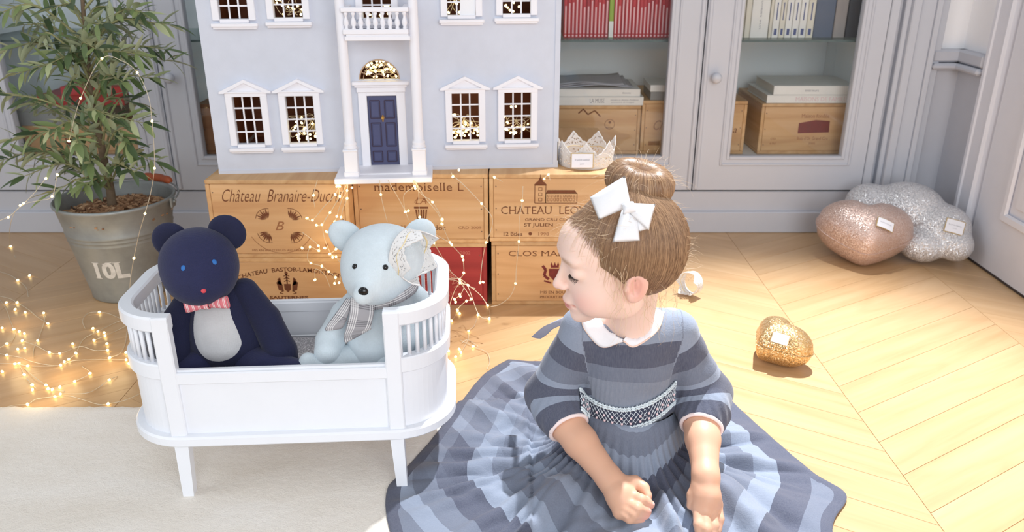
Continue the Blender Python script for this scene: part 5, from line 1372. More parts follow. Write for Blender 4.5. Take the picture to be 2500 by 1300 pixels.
# through the olive tree and over the bucket
ya = BY - .145
lights('fairy light wire hanging from the olive tree over the zinc bucket', [[tp(168, 345, -.15), tp(197, 240, -.16), tp(249, 143, -.17), tp(300, 150, -.17), tp(335, 177, -.17), tp(362, 235, -.18), tp(371, 296, -.18), tp(376, 360, -.17), tp(377, 411, -.165), tp(368, 470, -.155), atY(354, 522, 1.775), atY(340, 570, 1.785), atY(327, 631, 1.80), atY(318, 690, 1.81), atZ(316, 752, .002)]],
       [tp(168, 345, -.152), tp(197, 240, -.162), tp(249, 143, -.172), tp(335, 177, -.172), tp(371, 296, -.182), tp(377, 411, -.167), atY(354, 522, 1.773), atY(327, 631, 1.797)], (BX, BY - .16, .1))
lights('fairy light wire trailing left from the olive twigs to the floor', [[tp(140, 427, -.15), tp(127, 480, -.16), tp(95, 490, -.17), tp(58, 500, -.18), tp(20, 530, -.19), tp(-20, 545, -.2)], [tp(112, 436, -.14), tp(85, 470, -.15), tp(60, 496, -.16), tp(35, 520, -.16), tp(24, 560, -.1), atZ(25, 602, .003), atZ(38, 630, .003)]],
       [tp(140, 427, -.152), tp(112, 436, -.142), tp(127, 480, -.162), tp(58, 497, -.165), tp(50, 502, -.17), tp(20, 531, -.192), atZ(26, 602, .004)], (BX - .1, BY - .17, .1))
# bundles hanging from under the toy porch over the crates (read in a 2.717x enlargement)
def zc_(x, y, Y=1.752): return atY(480 + x / 2.717, 400 + y / 2.717, Y)
def col(pth, Y0=1.752, Y1=1.752): return [zc_(x, y, Y0 + (Y1 - Y0) * i / max(1, len(pth) - 1)) for i, (x, y) in enumerate(pth)]
PL = [[(1005, 118), (1003, 130), (998, 178), (960, 250), (930, 350), (915, 385), (890, 450), (862, 455)], [(1000, 118), (995, 140), (950, 220), (885, 325), (830, 405), (795, 410)], [(950, 118), (945, 140), (920, 205), (850, 280), (768, 375), (732, 362)], [(800, 110), (775, 210), (785, 290)],
      [(1004, 118), (1000, 180), (998, 230), (970, 300), (958, 355), (930, 430), (920, 565), (883, 600), (925, 620), (965, 685), (960, 720), (950, 790)], [(700, 455), (760, 500), (808, 545), (810, 578), (755, 555), (735, 620), (758, 660), (830, 680), (876, 717), (922, 755), (915, 795)], [(785, 770), (790, 700), (850, 740), (890, 830)], [(930, 118), (940, 150), (945, 217), (900, 300), (840, 400), (850, 500), (900, 622)]]
PB = [(930, 150), (948, 150), (1030, 160), (998, 178), (920, 205), (775, 210), (950, 217), (998, 230), (885, 325), (930, 350), (958, 355), (732, 362), (768, 375), (915, 385), (795, 408), (830, 405), (862, 452), (882, 452), (808, 545), (752, 553), (810, 578), (925, 567), (883, 600), (902, 622), (925, 618), (758, 660), (830, 680), (965, 685), (876, 717), (968, 712), (922, 755), (785, 771), (915, 795), (945, 790), (850, 560), (700, 560)]
lights('bundle of fairy lights hanging left of the toy porch over the crates', [col(p_) for p_ in PL], [zc_(x, y, 1.750) for x, y in PB], zc_(1000, 120), [(zc_(960, 160, 1.73), .06), (zc_(860, 580, 1.73), .05)])
QL = [[(1440, 110), (1447, 150), (1500, 210), (1565, 255), (1630, 370), (1628, 400), (1680, 525), (1690, 538), (1762, 615), (1768, 640), (1772, 725), (1745, 768), (1747, 788), (1800, 808), (1880, 870), (1930, 940)], [(1443, 110), (1445, 150), (1380, 200), (1375, 260), (1385, 320), (1405, 312)], [(1215, 110), (1222, 205), (1250, 330), (1265, 385)], [(1270, 110), (1350, 250), (1385, 320), (1405, 372)], [(1690, 60), (1700, 80), (1760, 130), (1890, 265), (1960, 360), (1950, 450), (1920, 523), (1895, 650), (1880, 790)], [(1445, 115), (1470, 170), (1475, 280), (1480, 355), (1505, 388)],
      [(1560, 455), (1680, 525), (1695, 538)], [(1575, 527), (1640, 640), (1690, 720), (1770, 800), (1750, 870), (1710, 900), (1718, 920)], [(1660, 765), (1745, 790), (1820, 900), (1790, 910), (1728, 970), (1745, 995)], [(1600, 790), (1700, 760), (1790, 800), (1870, 1000), (1940, 1030)], [(1670, 1000), (1690, 900), (1745, 800), (1850, 830)], [(1448, 115), (1520, 230), (1600, 330), (1625, 400)]]
QB = [(1447, 150), (1450, 165), (1565, 255), (1222, 205), (1630, 370), (1628, 400), (1385, 320), (1405, 312), (1480, 355), (1505, 388), (1890, 265), (1700, 85), (1740, 42), (1575, 527), (1680, 523), (1692, 538), (1920, 523), (1762, 615), (1768, 640), (1772, 725), (1745, 768), (1747, 790), (1800, 806), (1880, 790), (1900, 786), (1745, 868), (1750, 882), (1710, 900), (1718, 920), (1790, 912), (1820, 898), (1930, 940), (1728, 970), (1745, 995), (1867, 1003), (1940, 1028), (1455, 780)]
def yq(y): return 1.752 - max(0, y - 700) / 300 * .10
lights('bundle of fairy lights hanging right of the toy porch past the red crate', [[zc_(x, y, yq(y)) for x, y in p_] for p_ in QL], [zc_(x, y, yq(y) - .002) for x, y in QB], zc_(1440, 110), [(zc_(1450, 160, 1.73), .06), (zc_(1760, 800, 1.66), .06)])
def zg(x, y, z=.003): return atZ(700 + x / 2.6, 500 + y / 2.6, z)
lights('end of the fairy lights on the parquet between cot and skirt', [[zg(1100, 640, .03), zg(1085, 675), zg(1060, 720), zg(1047, 738), zg(1030, 830)], [zg(1213, 700), zg(1190, 770), zg(1155, 803), zg(1150, 860), zg(1105, 938), zg(1095, 918)], [zg(1100, 860), zg(1183, 900), zg(1270, 940), zg(1288, 1000), zg(1272, 1045)], [zg(1275, 640), zg(1290, 690), zg(1285, 727)], [zg(1110, 880), zg(1150, 860), zg(1215, 900)]],
       [zg(x, y, .004) for x, y in ((1085, 675), (1097, 690), (1047, 738), (1155, 803), (1213, 700), (1285, 727), (1275, 640), (1095, 918), (1105, 938), (1183, 900), (1072, 967), (1028, 930), (1020, 785))], zg(1150, 850, 0), [(zg(1080, 940, .03), .05)])
lights('single fairy light wire in front of the crates beside the child', [[zc_(2165, 150, 1.80), zc_(2160, 245, 1.80), zc_(2140, 380, 1.80), zc_(2138, 517, 1.80), zc_(2120, 700, 1.80), zc_(2115, 795, 1.79), zc_(2080, 880, 1.78), zc_(2010, 935, 1.775), zc_(1950, 950, 1.765)], [zc_(1955, 80, 1.80), zc_(1975, 90, 1.80), zc_(2030, 120, 1.815)], [zc_(2305, 100, 1.80), zc_(2333, 72, 1.80), zc_(2345, 110, 1.80)]],
       [zc_(x, y, 1.798) for x, y in ((2160, 245), (2138, 517), (2115, 795), (1975, 90), (2305, 100), (2333, 72))], zc_(2140, 500, 1.8))
# inside the toy house
hm = wmat(house); bl_ = []; hp_ = []
rh = random.Random(8)
def inh(u, z, y): return hm @ Vector((u, y, z))
def clus(c, z0, z1, n, umin=-.03, umax=.03, y0=.016, y1=.05, pw=1.6): 
    for k in range(n): bl_.append(inh(c + rh.uniform(umin, umax), z0 + (z1 - z0) * rh.random() ** pw, rh.uniform(y0, y1)))
clus(.202, .073, .118, 24); clus(.202, .12, .15, 2); clus(.580, .072, .125, 24); clus(.580, .074, .09, 10); clus(.702, .072, .10, 15); clus(.702, .10, .15, 4, -.03, 0); clus(.084, .074, .08, 2, .015, .03)
clus(.386, .216, .254, 44, -.036, .036, .012, .03, 1.0); clus(.197, .352, .40, 14); clus(.576, .356, .40, 12); clus(.699, .358, .38, 7, -.03, .01); clus(.390, .335, .375, 12)
for c, z0, z1, n in ((.202, .073, .13, 3), (.58, .073, .13, 4), (.702, .073, .12, 3), (.386, .216, .25, 3), (.197, .352, .40, 2), (.576, .356, .40, 2)):
    for k in range(n): hp_.append([inh(c + rh.uniform(-.045, .045), rh.uniform(z0, z1), rh.uniform(.02, .05)) for _ in range(7)])
lights('mass of warm fairy lights glowing inside the toy house windows', hp_, bl_, inh(.40, .01, .1), [(inh(.202, .05, .10), .02), (inh(.58, .04, .06), .16), (inh(.70, .04, .10), .035), (inh(.386, .20, .10), .05), (inh(.10, .12, .18), .012), (inh(.197, .36, .12), .04), (inh(.62, .38, .14), .05), (inh(.39, .36, .14), .05)])
# ------------------------------------------------------------------ the child
girl = thing('person', 'child in grey blue striped dress with hair bun, seated on the floor', 'person', (.195, 1.17, 0))
HC = V3(.158, 1.080, .416); hf = V3(-.9751, -.1336, -.1770); hl = V3(.1513, -.9844, -.0903); hu = V3(-.1621, -.1148, .9801); HS = .946
HA = [list(hf), list(hl), list(hu)]
EL_ = np.array(atY(1345, 962, 1.150)); ER_ = np.array(atY(1722, 962, 1.150)); CLf = np.array(atY(1386, 1040, 1.095)); CRt = np.array(atY(1713, 1037, 1.095))
def hd_(x, y, z): return HC + HS * (x * hf + y * hl + z * hu)
def aY(px, py, Y): return np.array(atY(px, py, Y))
def aZ(px, py, z): return np.array(atZ(px, py, z))
def build_body():
    s = SDF((.0, .93, .0), (.40, 1.34, .54), .0017)
    E_ = lambda c, r_, k=.012, op='+': s.ell(hd_(*c), [q * HS for q in r_], k * HS, HA, op)
    C_ = lambda a, b, r1, r2, k=.006, op='+': s.cap(hd_(*a), hd_(*b), r1 * HS, r2 * HS, k * HS, op)
    # skull, face mass, jaw, cheeks
    E_((-.008, 0, .034), (.086, .069, .077)); E_((.036, 0, -.008), (.052, .056, .060), .02); E_((.052, 0, .050), (.038, .048, .036), .02)
    for y in (-1, 1):
        E_((.048, y * .029, -.034), (.033, .028, .030), .018); E_((.012, y * .044, -.040), (.030, .016, .030), .02); E_((.077, y * .022, .038), (.012, .022, .007), .014)
    E_((.066, 0, -.064), (.022, .024, .020), .016); E_((.076, 0, -.074), (.011, .012, .010), .010); E_((.080, 0, -.044), (.013, .020, .016), .012)
    # nose
    C_((.086, 0, .018), (.099, 0, -.006), .0055, .0068, .010); E_((.1015, 0, -.0115), (.0078, .0078, .0070), .006)
    for y in (-1, 1): E_((.0940, y * .0075, -.0150), (.0065, .0050, .0050), .005)
    # eyes: socket, lid, opening
    for y in (-1, 1):
        E_((.0955, y * .034, .020), (.0105, .0145, .0090), .012, '-'); E_((.0735, y * .0320, .0185), (.0112, .0140, .0105), .008)
        E_((.0870, y * .0345, .0128), (.0065, .0115, .0022), .0012, '-')
    # lips
    E_((.0915, 0, -.0415), (.0065, .0150, .0036), .004); E_((.0890, 0, -.0515), (.0068, .0125, .0042), .004); E_((.0985, .0, -.0465), (.0055, .0170, .0009), .001, '-')
    for y in (-1, 1): E_((.083, y * .0185, -.0455), (.004, .004, .0025), .004, '-')
    # ears
    for y in (-1, 1):
        a_ = .25; R_ = [[math.cos(a_), 0, math.sin(a_)], [0, 1, 0], [-math.sin(a_), 0, math.cos(a_)]]
        AXE = np.array(R_) @ np.array(HA)
        s.ell(hd_(-.004, y * .067, -.004), (.0175 * HS, .0085 * HS, .0285 * HS), .003, AXE); s.ell(hd_(.001, y * .0755, -.003), (.0098 * HS, .0066 * HS, .0160 * HS), .002, AXE, '-')
        s.ell(hd_(.004, y * .069, -.022), (.008 * HS, .005 * HS, .008 * HS), .003, AXE)
        s.ell(hd_(-.0045, y * .0695, .001), (.0026 * HS, .0030 * HS, .0100 * HS), .002, AXE); s.ell(hd_(.0115, y * .0690, -.006), (.0050 * HS, .0045 * HS, .0050 * HS), .003, AXE)
    # neck and torso (under the dress)
    nb_ = V3(.183, 1.128, .290); s.cap(hd_(-.022, 0, -.045), nb_, .031, .035, .02)
    s.ell((.187, 1.150, .215), (.066, .046, .085), .03); s.ell((.192, 1.172, .105), (.072, .055, .075), .03)
    SL_, SRr = V3(.118, 1.140, .285), V3(.250, 1.142, .282); s.cap(SL_, SRr, .028, .028, .02)
    # arms
    WL, WR = aZ(1490, 1172, .086), aZ(1723, 1164, .100)
    s.cap(SL_, EL_, .026, .024, .015); s.cap(SRr, ER_, .026, .024, .015)
    for e, m, w_ in ((EL_, CLf, WL), (ER_, CRt, WR)):
        s.cap(e, m, .0245, .0262, .01); m2 = m + (w_ - m) * .3; s.cap(m, m2, .0262, .0258, .01); s.cap(m2, w_, .0258, .0190, .01)
    # hand resting in the lap: palm, four curled fingers, thumb on top
    pc = aZ(1513, 1210, 0.074); s.cap(WL, pc, .0180, .0200, .012)
    kn = [aZ(1538, 1208, 0.078), aZ(1532, 1228, 0.071), aZ(1523, 1243, 0.064), aZ(1512, 1253, 0.058)]
    for q in kn: s.cap(pc, q, .0165, .0098, .010)
    fing = [([kn[0], aZ(1565, 1221, 0.080), aZ(1588, 1233, 0.068)], (.0090, .0080, .0066)), ([kn[1], aZ(1556, 1243, 0.075), aZ(1580, 1250, 0.063)], (.0090, .0080, .0066)),
            ([kn[2], aZ(1547, 1257, 0.068), aZ(1576, 1259, 0.058)], (.0086, .0076, .0062)), ([kn[3], aZ(1537, 1268, 0.061), aZ(1565, 1271, 0.052)], (.0078, .0068, .0056))]
    for pts, rs in fing: s.chain(pts, rs, .0035)
    s.chain([aZ(1515, 1183, 0.084), aZ(1550, 1178, 0.084), aZ(1571, 1192, 0.081), aZ(1582, 1211, 0.076)], (.0135, .0100, .0085, .0064), .007)
    # hand hanging over the skirt: fingers pointing down
    pr_ = aZ(1724, 1212, 0.078); s.cap(WR, pr_, .0185, .0195, .012)
    s.cap(pr_, aZ(1712, 1235, 0.068), .018, .0105, .01); s.cap(pr_, aZ(1742, 1228, 0.066), .018, .0105, .01)
    kr = [aZ(1704, 1240, 0.066), aZ(1720, 1246, 0.065), aZ(1737, 1242, 0.063), aZ(1751, 1232, 0.060)]
    tp_ = [(aZ(1706, 1282, 0.054), aZ(1709, 1318, 0.038)), (aZ(1724, 1292, 0.052), aZ(1726, 1330, 0.034)), (aZ(1743, 1284, 0.050), aZ(1740, 1316, 0.036)), (aZ(1757, 1268, 0.048), aZ(1753, 1296, 0.036))]
    for q, (a, b), rr_ in zip(kr, tp_, (.0086, .0088, .0084, .0074)): s.cap(pr_, q, .0165, rr_ + .001, .008); s.chain([q, a, b], (rr_, rr_ * .9, rr_ * .72), .003)
    s.chain([aZ(1706, 1190, 0.088), aZ(1692, 1210, 0.076), aZ(1686, 1236, 0.064)], (.0120, .0088, .0062), .006)
    # thighs under the skirt
    for a, b in (((.160, 1.18, .045), (.11, 1.11, .030)), ((.230, 1.18, .045), (.28, 1.11, .030))): s.cap(a, b, .040, .026, .02)
    me = s.mesh('body', 1); P = s.P
    L = (P - HC) @ np.array([hf, hl, hu]).T / HS
    # colouring
    n = len(P); skin = np.array(C(246, 216, 202)[:3]); tan = np.array(C(214, 168, 140)[:3]); lip = np.array(C(206, 130, 124)[:3]); blush = np.array(C(236, 170, 160)[:3]); brow = np.array(C(176, 142, 116)[:3])
    col = np.tile(skin, (n, 1))
    def mixc(m, c):
        nonlocal col; m = np.clip(m, 0, 1)[:, None]; col = col * (1 - m) + c * m
    mixc(np.clip((.285 - P[:, 2]) / .06, 0, 1), tan)
    onh = (P[:, 2] > .30)
    g = lambda c, r_: np.exp(-(((L - np.array(c)) / np.array(r_)) ** 2).sum(1)) * onh
    for y in (-1, 1):
        mixc(.55 * g((.07, y * .040, -.028), (.03, .020, .018)), blush); mixc(.75 * g((-.004, y * .074, -.004), (.02, .012, .030)), np.array(C(226, 156, 140)[:3]))
        bz = .0335 + .12 * (np.abs(L[:, 1]) - .03) * -1 * (np.abs(L[:, 1]) - .025) * 20
        mixc(.65 * np.exp(-((L[:, 2] - .0400 + 6 * (np.abs(L[:, 1]) - .027) ** 2) / .0030) ** 2) * np.exp(-((np.abs(L[:, 1]) - .029) / .014) ** 4) * (L[:, 0] > .05) * onh, brow)
    mixc(1.4 * np.exp(-((L[:, 2] + .0465) / .0060) ** 4) * np.exp(-(L[:, 1] / .0150) ** 4) * (L[:, 0] > .074) * onh, lip)
    mixc(.35 * g((.102, 0, -.014), (.010, .012, .010)), blush)
    for q in fing: mixc(.5 * np.exp(-((P - q[0][-1]) ** 2).sum(1) / .010 ** 2), np.array(C(226, 150, 136)[:3]))
    at = me.color_attributes.new('tone', 'FLOAT_COLOR', 'POINT'); at.data.foreach_set('color', np.concatenate([col, np.ones((n, 1))], 1).astype(np.float32).ravel())
    return me, fing
def m_skin():
    t = NT('skin'); a = t.N('VertexColor'); a.layer_name = 'tone'; n = t.noise(t.coord(), 60, 4); f = t.noise(t.coord(), 900, 2)
    c = t.mix(t.math('MULTIPLY', n, .12), a.outputs[0], C(226, 170, 150))
    t.bsdf(c, .5, 0, t.bump(f, .05, .0003), Subsurface_Weight=.18, Subsurface_Radius=(.012, .005, .003), Subsurface_Scale=.5); return t.m
M['skin'] = m_skin()
bme, FING = build_body()
body = link('body', bme, M['skin'], girl, True)
bvb = bvh_of(body)
# eyes with lashes
for y in (-1, 1):
    c = hd_(.0722, y * .0320, .0165); e = MB().ball(c, .0112 * HS, 16, 12).build('eye', m_plain('eye_white', C(232, 228, 226), .2), girl, True, True)
    d = (.90 * hf + y * .12 * hl - .30 * hu); d /= np.linalg.norm(d); mb = MB(); disc(mb, Vector(c + d * .0102), Vector(d), .0052, .0052, .0008); mb.build('iris', m_plain('grey_blue_iris', C(70, 76, 84), .15), e, True, True)
    if y < 0: continue
    mb = MB()
    for k in range(15):
        f = k / 14; yy_ = y * (.0215 + .0235 * f); ps = [(.0850 - .16 * max(0, abs(yy_) - .032) - 20 * (abs(yy_) - .031) ** 2, yy_, .0150 - 9 * (abs(yy_) - .032) ** 2)]
        st = hd_(*ps[0]); ln = .0040 + .0025 * f; en = st + HS * (ln * hf * .8 + y * ln * .5 * f * hl - ln * .55 * hu); md = (st + en) / 2 - .0008 * hu
        mb.tube([st - .002 * hf, md, en], [.0006, .0005, .0001], 5)
    mb.build('eyelashes', m_plain('brown_lash', C(70, 52, 44), .7), girl, True, True, kind='stuff')
# finger nails
for q in FING[:3]:
    a, b = Vector(q[0][-2]), Vector(q[0][-1]); d = (b - a).normalized(); up = Vector((0, -.45, .9)); up = (up - d * up.dot(d)).normalized(); x = d.cross(up)
    mb = MB(); disc(mb, b + up * .0058 + d * .001, (up + d * .25).normalized(), .0032, .0038, .0004, tuple(d)); mb.build('fingernail', m_plain('nail_pink', C(238, 190, 180), .3), girl, True, True)
# ------------------------------------------------------------------ hair
def m_hair(name, dark, mid, light):
    t = NT(name); g = t.N('NewGeometry'); n = t.noise(t.coord(), 30, 3); f = t.math('ADD', t.math('MULTIPLY', g.outputs['Random Per Island'], .75), t.math('MULTIPLY', n, .25))
    c = t.ramp(f, [(0, dark), (.5, mid), (1, light)]); t.bsdf(c, .38, 0, None); return t.m
M['hair'] = m_hair('light_brown_hair', C(118, 90, 68), C(146, 114, 86), C(178, 144, 110)); M['hair_blond'] = m_hair('blond_wisps', C(206, 170, 130), C(230, 202, 166), C(248, 230, 204))
BUNC = np.array(atY(1562, 444, 1.106)); bun_ax = hu * .93 - hf * .30 + V3(.05, -.02, 0); bun_ax /= np.linalg.norm(bun_ax)
BASE = hd_(-.030, 0, .112)
hair_o = []
s = SDF(HC - .14, HC + .14, .0022)
s.ell(hd_(-.012, 0, .036), (.0885 * HS, .0735 * HS, .0795 * HS), .01, HA); s.ell(hd_(-.035, 0, .02), (.064 * HS, .068 * HS, .075 * HS), .02, HA); s.cap(hd_(-.03, 0, .085), BASE, .028, .012, .02)
q = s.sub(HC - .14, HC + .14); sl, X, Y, Z = q
lx = ((X - HC[0]) * hf[0] + (Y - HC[1]) * hf[1] + (Z - HC[2]) * hf[2]) / HS; ly = ((X - HC[0]) * hl[0] + (Y - HC[1]) * hl[1] + (Z - HC[2]) * hl[2]) / HS; lz = ((X - HC[0]) * hu[0] + (Y - HC[1]) * hu[1] + (Z - HC[2]) * hu[2]) / HS
# hairline: forehead, temple, over the ear, nape
hl_plane = (lz * .62 - lx * .78 + .017 + .012 * np.sin(np.abs(ly) * 60) - .25 * np.maximum(0, -lz - .035)) * HS
s.g[sl] = np.maximum(s.g[sl], -hl_plane.astype(np.float32))
cap_o = link('hair', s.mesh('hair', 2), m_plain('hair_base', C(134, 104, 78), .5, .08, 40), girl, True)
bvc = bvh_of(cap_o)
rg = random.Random(31)
def surf(p):
    loc, n, i, d = bvc.find_nearest(Vector(p)); return loc, n
def inside_hair(x, y, z): return z * .62 - x * .78 + .026 > 0
# combed strands from hairline up to the bun
mb = MB()
cen = hd_(-.012, 0, .036)
def strand(mb, start, jitter, rad, n=9, lift=.0012, tipw=.4):
    pts = []
    a = np.array(start) - cen; b = BASE - cen; la, lb = np.linalg.norm(a), np.linalg.norm(b); a_, b_ = a / la, b / lb
    om = math.acos(max(-1, min(1, float(a_ @ b_))))
    if om < .05: return
    for i in range(n):
        f = i / (n - 1); d = (math.sin((1 - f) * om) * a_ + math.sin(f * om) * b_) / math.sin(om); p = cen + d * (la + (lb - la) * f)
        loc, nn, _, dd = bvc.find_nearest(Vector(p)); w_ = math.sin(f * PI)
        lp = (np.array(p) - HC) / HS; lpx, lpz = float(lp @ hf), float(lp @ hu)
        if (lpx > -.03 or lpz * .62 - lpx * .78 + .017 < .014) and not (lpx < .024 and lpz < .034):
            l3, n3, _, _ = bvb.find_nearest(Vector(p)); cv = Vector(cen)
            if dd > .006 or (l3 - cv).length > (loc - cv).length - .0002: pts.append(l3 + n3 * .0008); continue
        pts.append(loc + nn * (lift + jitter * w_ * .6 + .002 * f))
    mb.tube(pts, [rad * (tipw + (1 - tipw) * min(1, 4 * i / (n - 1))) for i in range(n)], 4, False)
for k in range(5200):
    th = rg.uniform(-PI, PI); ph = rg.uniform(-1.0, .75) if k % 3 else rg.uniform(-.9, .2)
    d = V3(math.cos(ph) * math.cos(th), math.cos(ph) * math.sin(th), math.sin(ph)); p = V3(-.012, 0, .036) + d * V3(.0885, .0735, .0795)
    m_ = p[2] * .62 - p[0] * .78 + .017
    if m_ < .020 * min(1, max(0, p[0] / .055)) - .012 * rg.random() or (m_ > .05 and rg.random() < .35): continue
    strand(mb, hd_(*p), rg.uniform(0, .0016), rg.uniform(.00028, .0006), 10, .0002)
k = 0
while k < 900:            # hair growing in along the hairline
    th = rg.uniform(-2.2, 2.2); ph = rg.uniform(-.8, 1.0); d = V3(math.cos(ph) * math.cos(th), math.cos(ph) * math.sin(th), math.sin(ph)); p = V3(-.010, 0, .034) + d * V3(.086, .069, .077)
    m_ = p[2] * .62 - p[0] * .78 + .017
    thr = .020 * min(1, max(0, p[0] / .055))
    if not -.008 < m_ - thr < .004: continue
    k += 1; strand(mb, hd_(*p), rg.uniform(0, .001), rg.uniform(.00020, .00042), 12, .0003, .2)
mb.build('combed_hair', M['hair'], cap_o, True, True, kind='stuff', fix=False)
# bun: doughnut of wound hair
e1 = np.cross(bun_ax, V3(0, 1, 0)); e1 /= np.linalg.norm(e1); e2 = np.cross(bun_ax, e1)
s = SDF(BUNC - .07, BUNC + .07, .002); RA, RB = .0258, .0225
for k in range(24):
    a = 2 * PI * k / 24; c0 = BUNC + RA * (math.cos(a) * e1 + math.sin(a) * e2); a2 = 2 * PI * (k + 1) / 24; c1 = BUNC + RA * (math.cos(a2) * e1 + math.sin(a2) * e2); s.cap(c0, c1, RB, RB, .004)
bun = link('hair_bun', s.mesh('hair_bun', 3), m_plain('bun_base', C(134, 102, 76), .45, .08, 40), girl, True)
mb = MB()
for k in range(520):
    a = rg.uniform(0, 2 * PI); sw = rg.uniform(.15, .5); pts = []; n = 11; lo = rg.uniform(-.2, .3); RBb = RB + rg.uniform(.0004, .0018)
    for i in range(n):
        f = i / (n - 1); ph = PI * .94 - f * (PI * 1.35) + lo * .2; aa = a + sw * f; q_ = RA + RBb * math.cos(ph); pts.append(BUNC + q_ * (math.cos(aa) * e1 + math.sin(aa) * e2) + bun_ax * RBb * math.sin(ph))
    mb.tube(pts, [.0011 * (.5 + .5 * math.sin(PI * (i + 1) / (n + 1))) for i in range(n)], 4, False)
mb.build('wound_hair', M['hair'], bun, True, True, kind='stuff', fix=False)
# loose wisps: round the bun, over the brow, at temple and nape
mb = MB()
def wisp(a, d, L, curl, rad=.00022, n=9, grav=.3):
    a = np.array(a); d = np.array(d, float); d /= np.linalg.norm(d); side = np.cross(d, V3(rg.uniform(-1, 1), rg.uniform(-1, 1), rg.uniform(-1, 1))); side /= (np.linalg.norm(side) + 1e-9)
    pts = [a + d * L * f + side * curl * L * math.sin(f * (3.0 if grav > .2 else 6.5)) - V3(0, 0, 1) * grav * L * f * f for f in [i / (n - 1) for i in range(n)]]
    mb.tube(pts, [rad * (1 - .75 * i / (n - 1)) for i in range(n)], 3, False)
for k in range(80):
    a = rg.uniform(0, 2 * PI); ph = rg.uniform(-.2, 1.4); c0 = BUNC + (RA + RB * math.cos(ph)) * (math.cos(a) * e1 + math.sin(a) * e2) + bun_ax * RB * math.sin(ph)
    wisp(c0, (c0 - BUNC) + V3(rg.uniform(-.02, .02), rg.uniform(-.02, .02), rg.uniform(-.01, .02)), rg.uniform(.012, .045), rg.uniform(-.3, .3))
for k in range(170):        # hairline fuzz along forehead and crown
    y = rg.uniform(-.06, .068); z = rg.uniform(.05, .105); p = V3(-.012, 0, .036); x = .0885 * math.sqrt(max(0, 1 - (y / .0735) ** 2 - ((z - .036) / .0795) ** 2)) - .012
    wisp(hd_(x, y, z), hf * rg.uniform(.3, 1) + hu * rg.uniform(.1, 1) + hl * rg.uniform(-.5, .5), rg.uniform(.010, .036), rg.uniform(-.4, .4))
for k in range(90):        # back of the head
    z = rg.uniform(-.05, .08); y = rg.uniform(-.05, .05); wisp(hd_(-.088, y, z), -hf + hu * rg.uniform(-.4, .6) + hl * rg.uniform(-.4, .4), rg.uniform(.01, .03), rg.uniform(-.5, .5))
for k in range(26):        # temple lock hanging in front of the ear
    a = hd_(.014 + rg.uniform(-.012, .014), .067 + rg.uniform(-.004, .004), .012 + rg.uniform(-.03, .03)); wisp(a, -hu + hf * rg.uniform(.0, .45) + hl * rg.uniform(.0, .30), rg.uniform(.04, .09), rg.uniform(-.22, .22), .00030, 14, .1)
for k in range(36):        # nape wisps
    a = hd_(-.03 + rg.uniform(-.035, .02), .050 + rg.uniform(-.02, .012), -.03 + rg.uniform(-.02, .02)); wisp(a, -hu + hf * rg.uniform(-.2, .25) + hl * rg.uniform(0, .35), rg.uniform(.03, .07), rg.uniform(-.25, .25), .00028, 12, .1)
mb.build('loose_wisps', M['hair_blond'], cap_o, True, True, kind='stuff', fix=False)
# baby hair fading out over temple and brow
mb = MB()
for k in range(1500):
    th = rg.uniform(-1.9, 1.9); ph = rg.uniform(-.75, .95)
    d = V3(math.cos(ph) * math.cos(th), math.cos(ph) * math.sin(th), math.sin(ph)); p = V3(-.010, 0, .034) + d * V3(.086, .069, .077)
    m_ = p[2] * .62 - p[0] * .78 + .017
    if m_ < -.030 or m_ > .004 or (m_ < -.006 and (abs(p[1]) < .045 or rg.random() < .4)) or (abs(p[1]) < .04 and rg.random() < .5): continue
    a = hd_(*p); goal = BASE; pts = []
    for i in range(7):
        f = i / 6 * rg.uniform(.30, .42); w = Vector(a + (goal - a) * f + (a - cen) * .25 * math.sin(f * PI)); l1, n1, _, _ = bvb.find_nearest(w); l2, n2, _, d2 = bvc.find_nearest(w)
        q_ = l1 + n1 * .0006
        if (l2 - Vector(cen)).length > (l1 - Vector(cen)).length and d2 < .012: q_ = l2 + n2 * .0009
        pts.append(q_)
    mb.tube(pts, [.00022 * (.25 + .75 * i / 6) for i in range(7)], 3, False)
mb.build('baby_hair', M['hair_blond'], cap_o, True, True, kind='stuff', fix=False)
# ------------------------------------------------------------------ white bow in the hair
bow = thing('hair_bow', 'large white fabric bow clipped below the hair bun', 'hair bow', tuple(atY(1537, 508, 1.045)))
def bvec(px, py, dy=0.0):
    p, n = hit(bvc, px, py)
    Yb = p.y if p is not None else 1.06
    return atY(px, py, min(Yb, 1.075) - .006 - dy)
M['bowcloth'] = m_cloth('white_cotton', C(242, 244, 248), 2600, .02, .08)
def quad_puff(name, c4, puff, th=.004):
    a, b, c, d = [Vector(p) for p in c4]; n = (b - a).cross(d - a).normalized()
    if n.y > 0: n = -n
    mb = MB(); N_ = 14
    for sg in (1, -.25):
        mb.grid(lambda u, v: (a.lerp(b, u)).lerp(d.lerp(c, u), v) + n * (puff * sg * (math.sin(u * PI) * math.sin(v * PI)) ** .7 + (th / 2 * sg) * min(1, 6 * min(u, 1 - u, v, 1 - v))), N_, N_)
    me = mb.mesh(name, True); bm = bmesh.new(); bm.from_mesh(me); bmesh.ops.remove_doubles(bm, verts=bm.verts, dist=.0002); bmesh.ops.recalc_face_normals(bm, faces=bm.faces); bm.to_mesh(me); bm.free()
    return link(name, me, M['bowcloth'], bow, True)
quad_puff('bow_loop', [bvec(1440, 482, .014), bvec(1526, 429, .016), bvec(1540, 503, .010), bvec(1462, 537, .012)], .004)
quad_puff('bow_loop', [bvec(1534, 496, .010), bvec(1600, 499, .012), bvec(1584, 563, .012), bvec(1538, 522, .010)], .005)
quad_puff('bow_tail', [bvec(1518, 512, .006), bvec(1556, 515, .006), bvec(1562, 588, .008), bvec(1495, 592, .008)], .003)
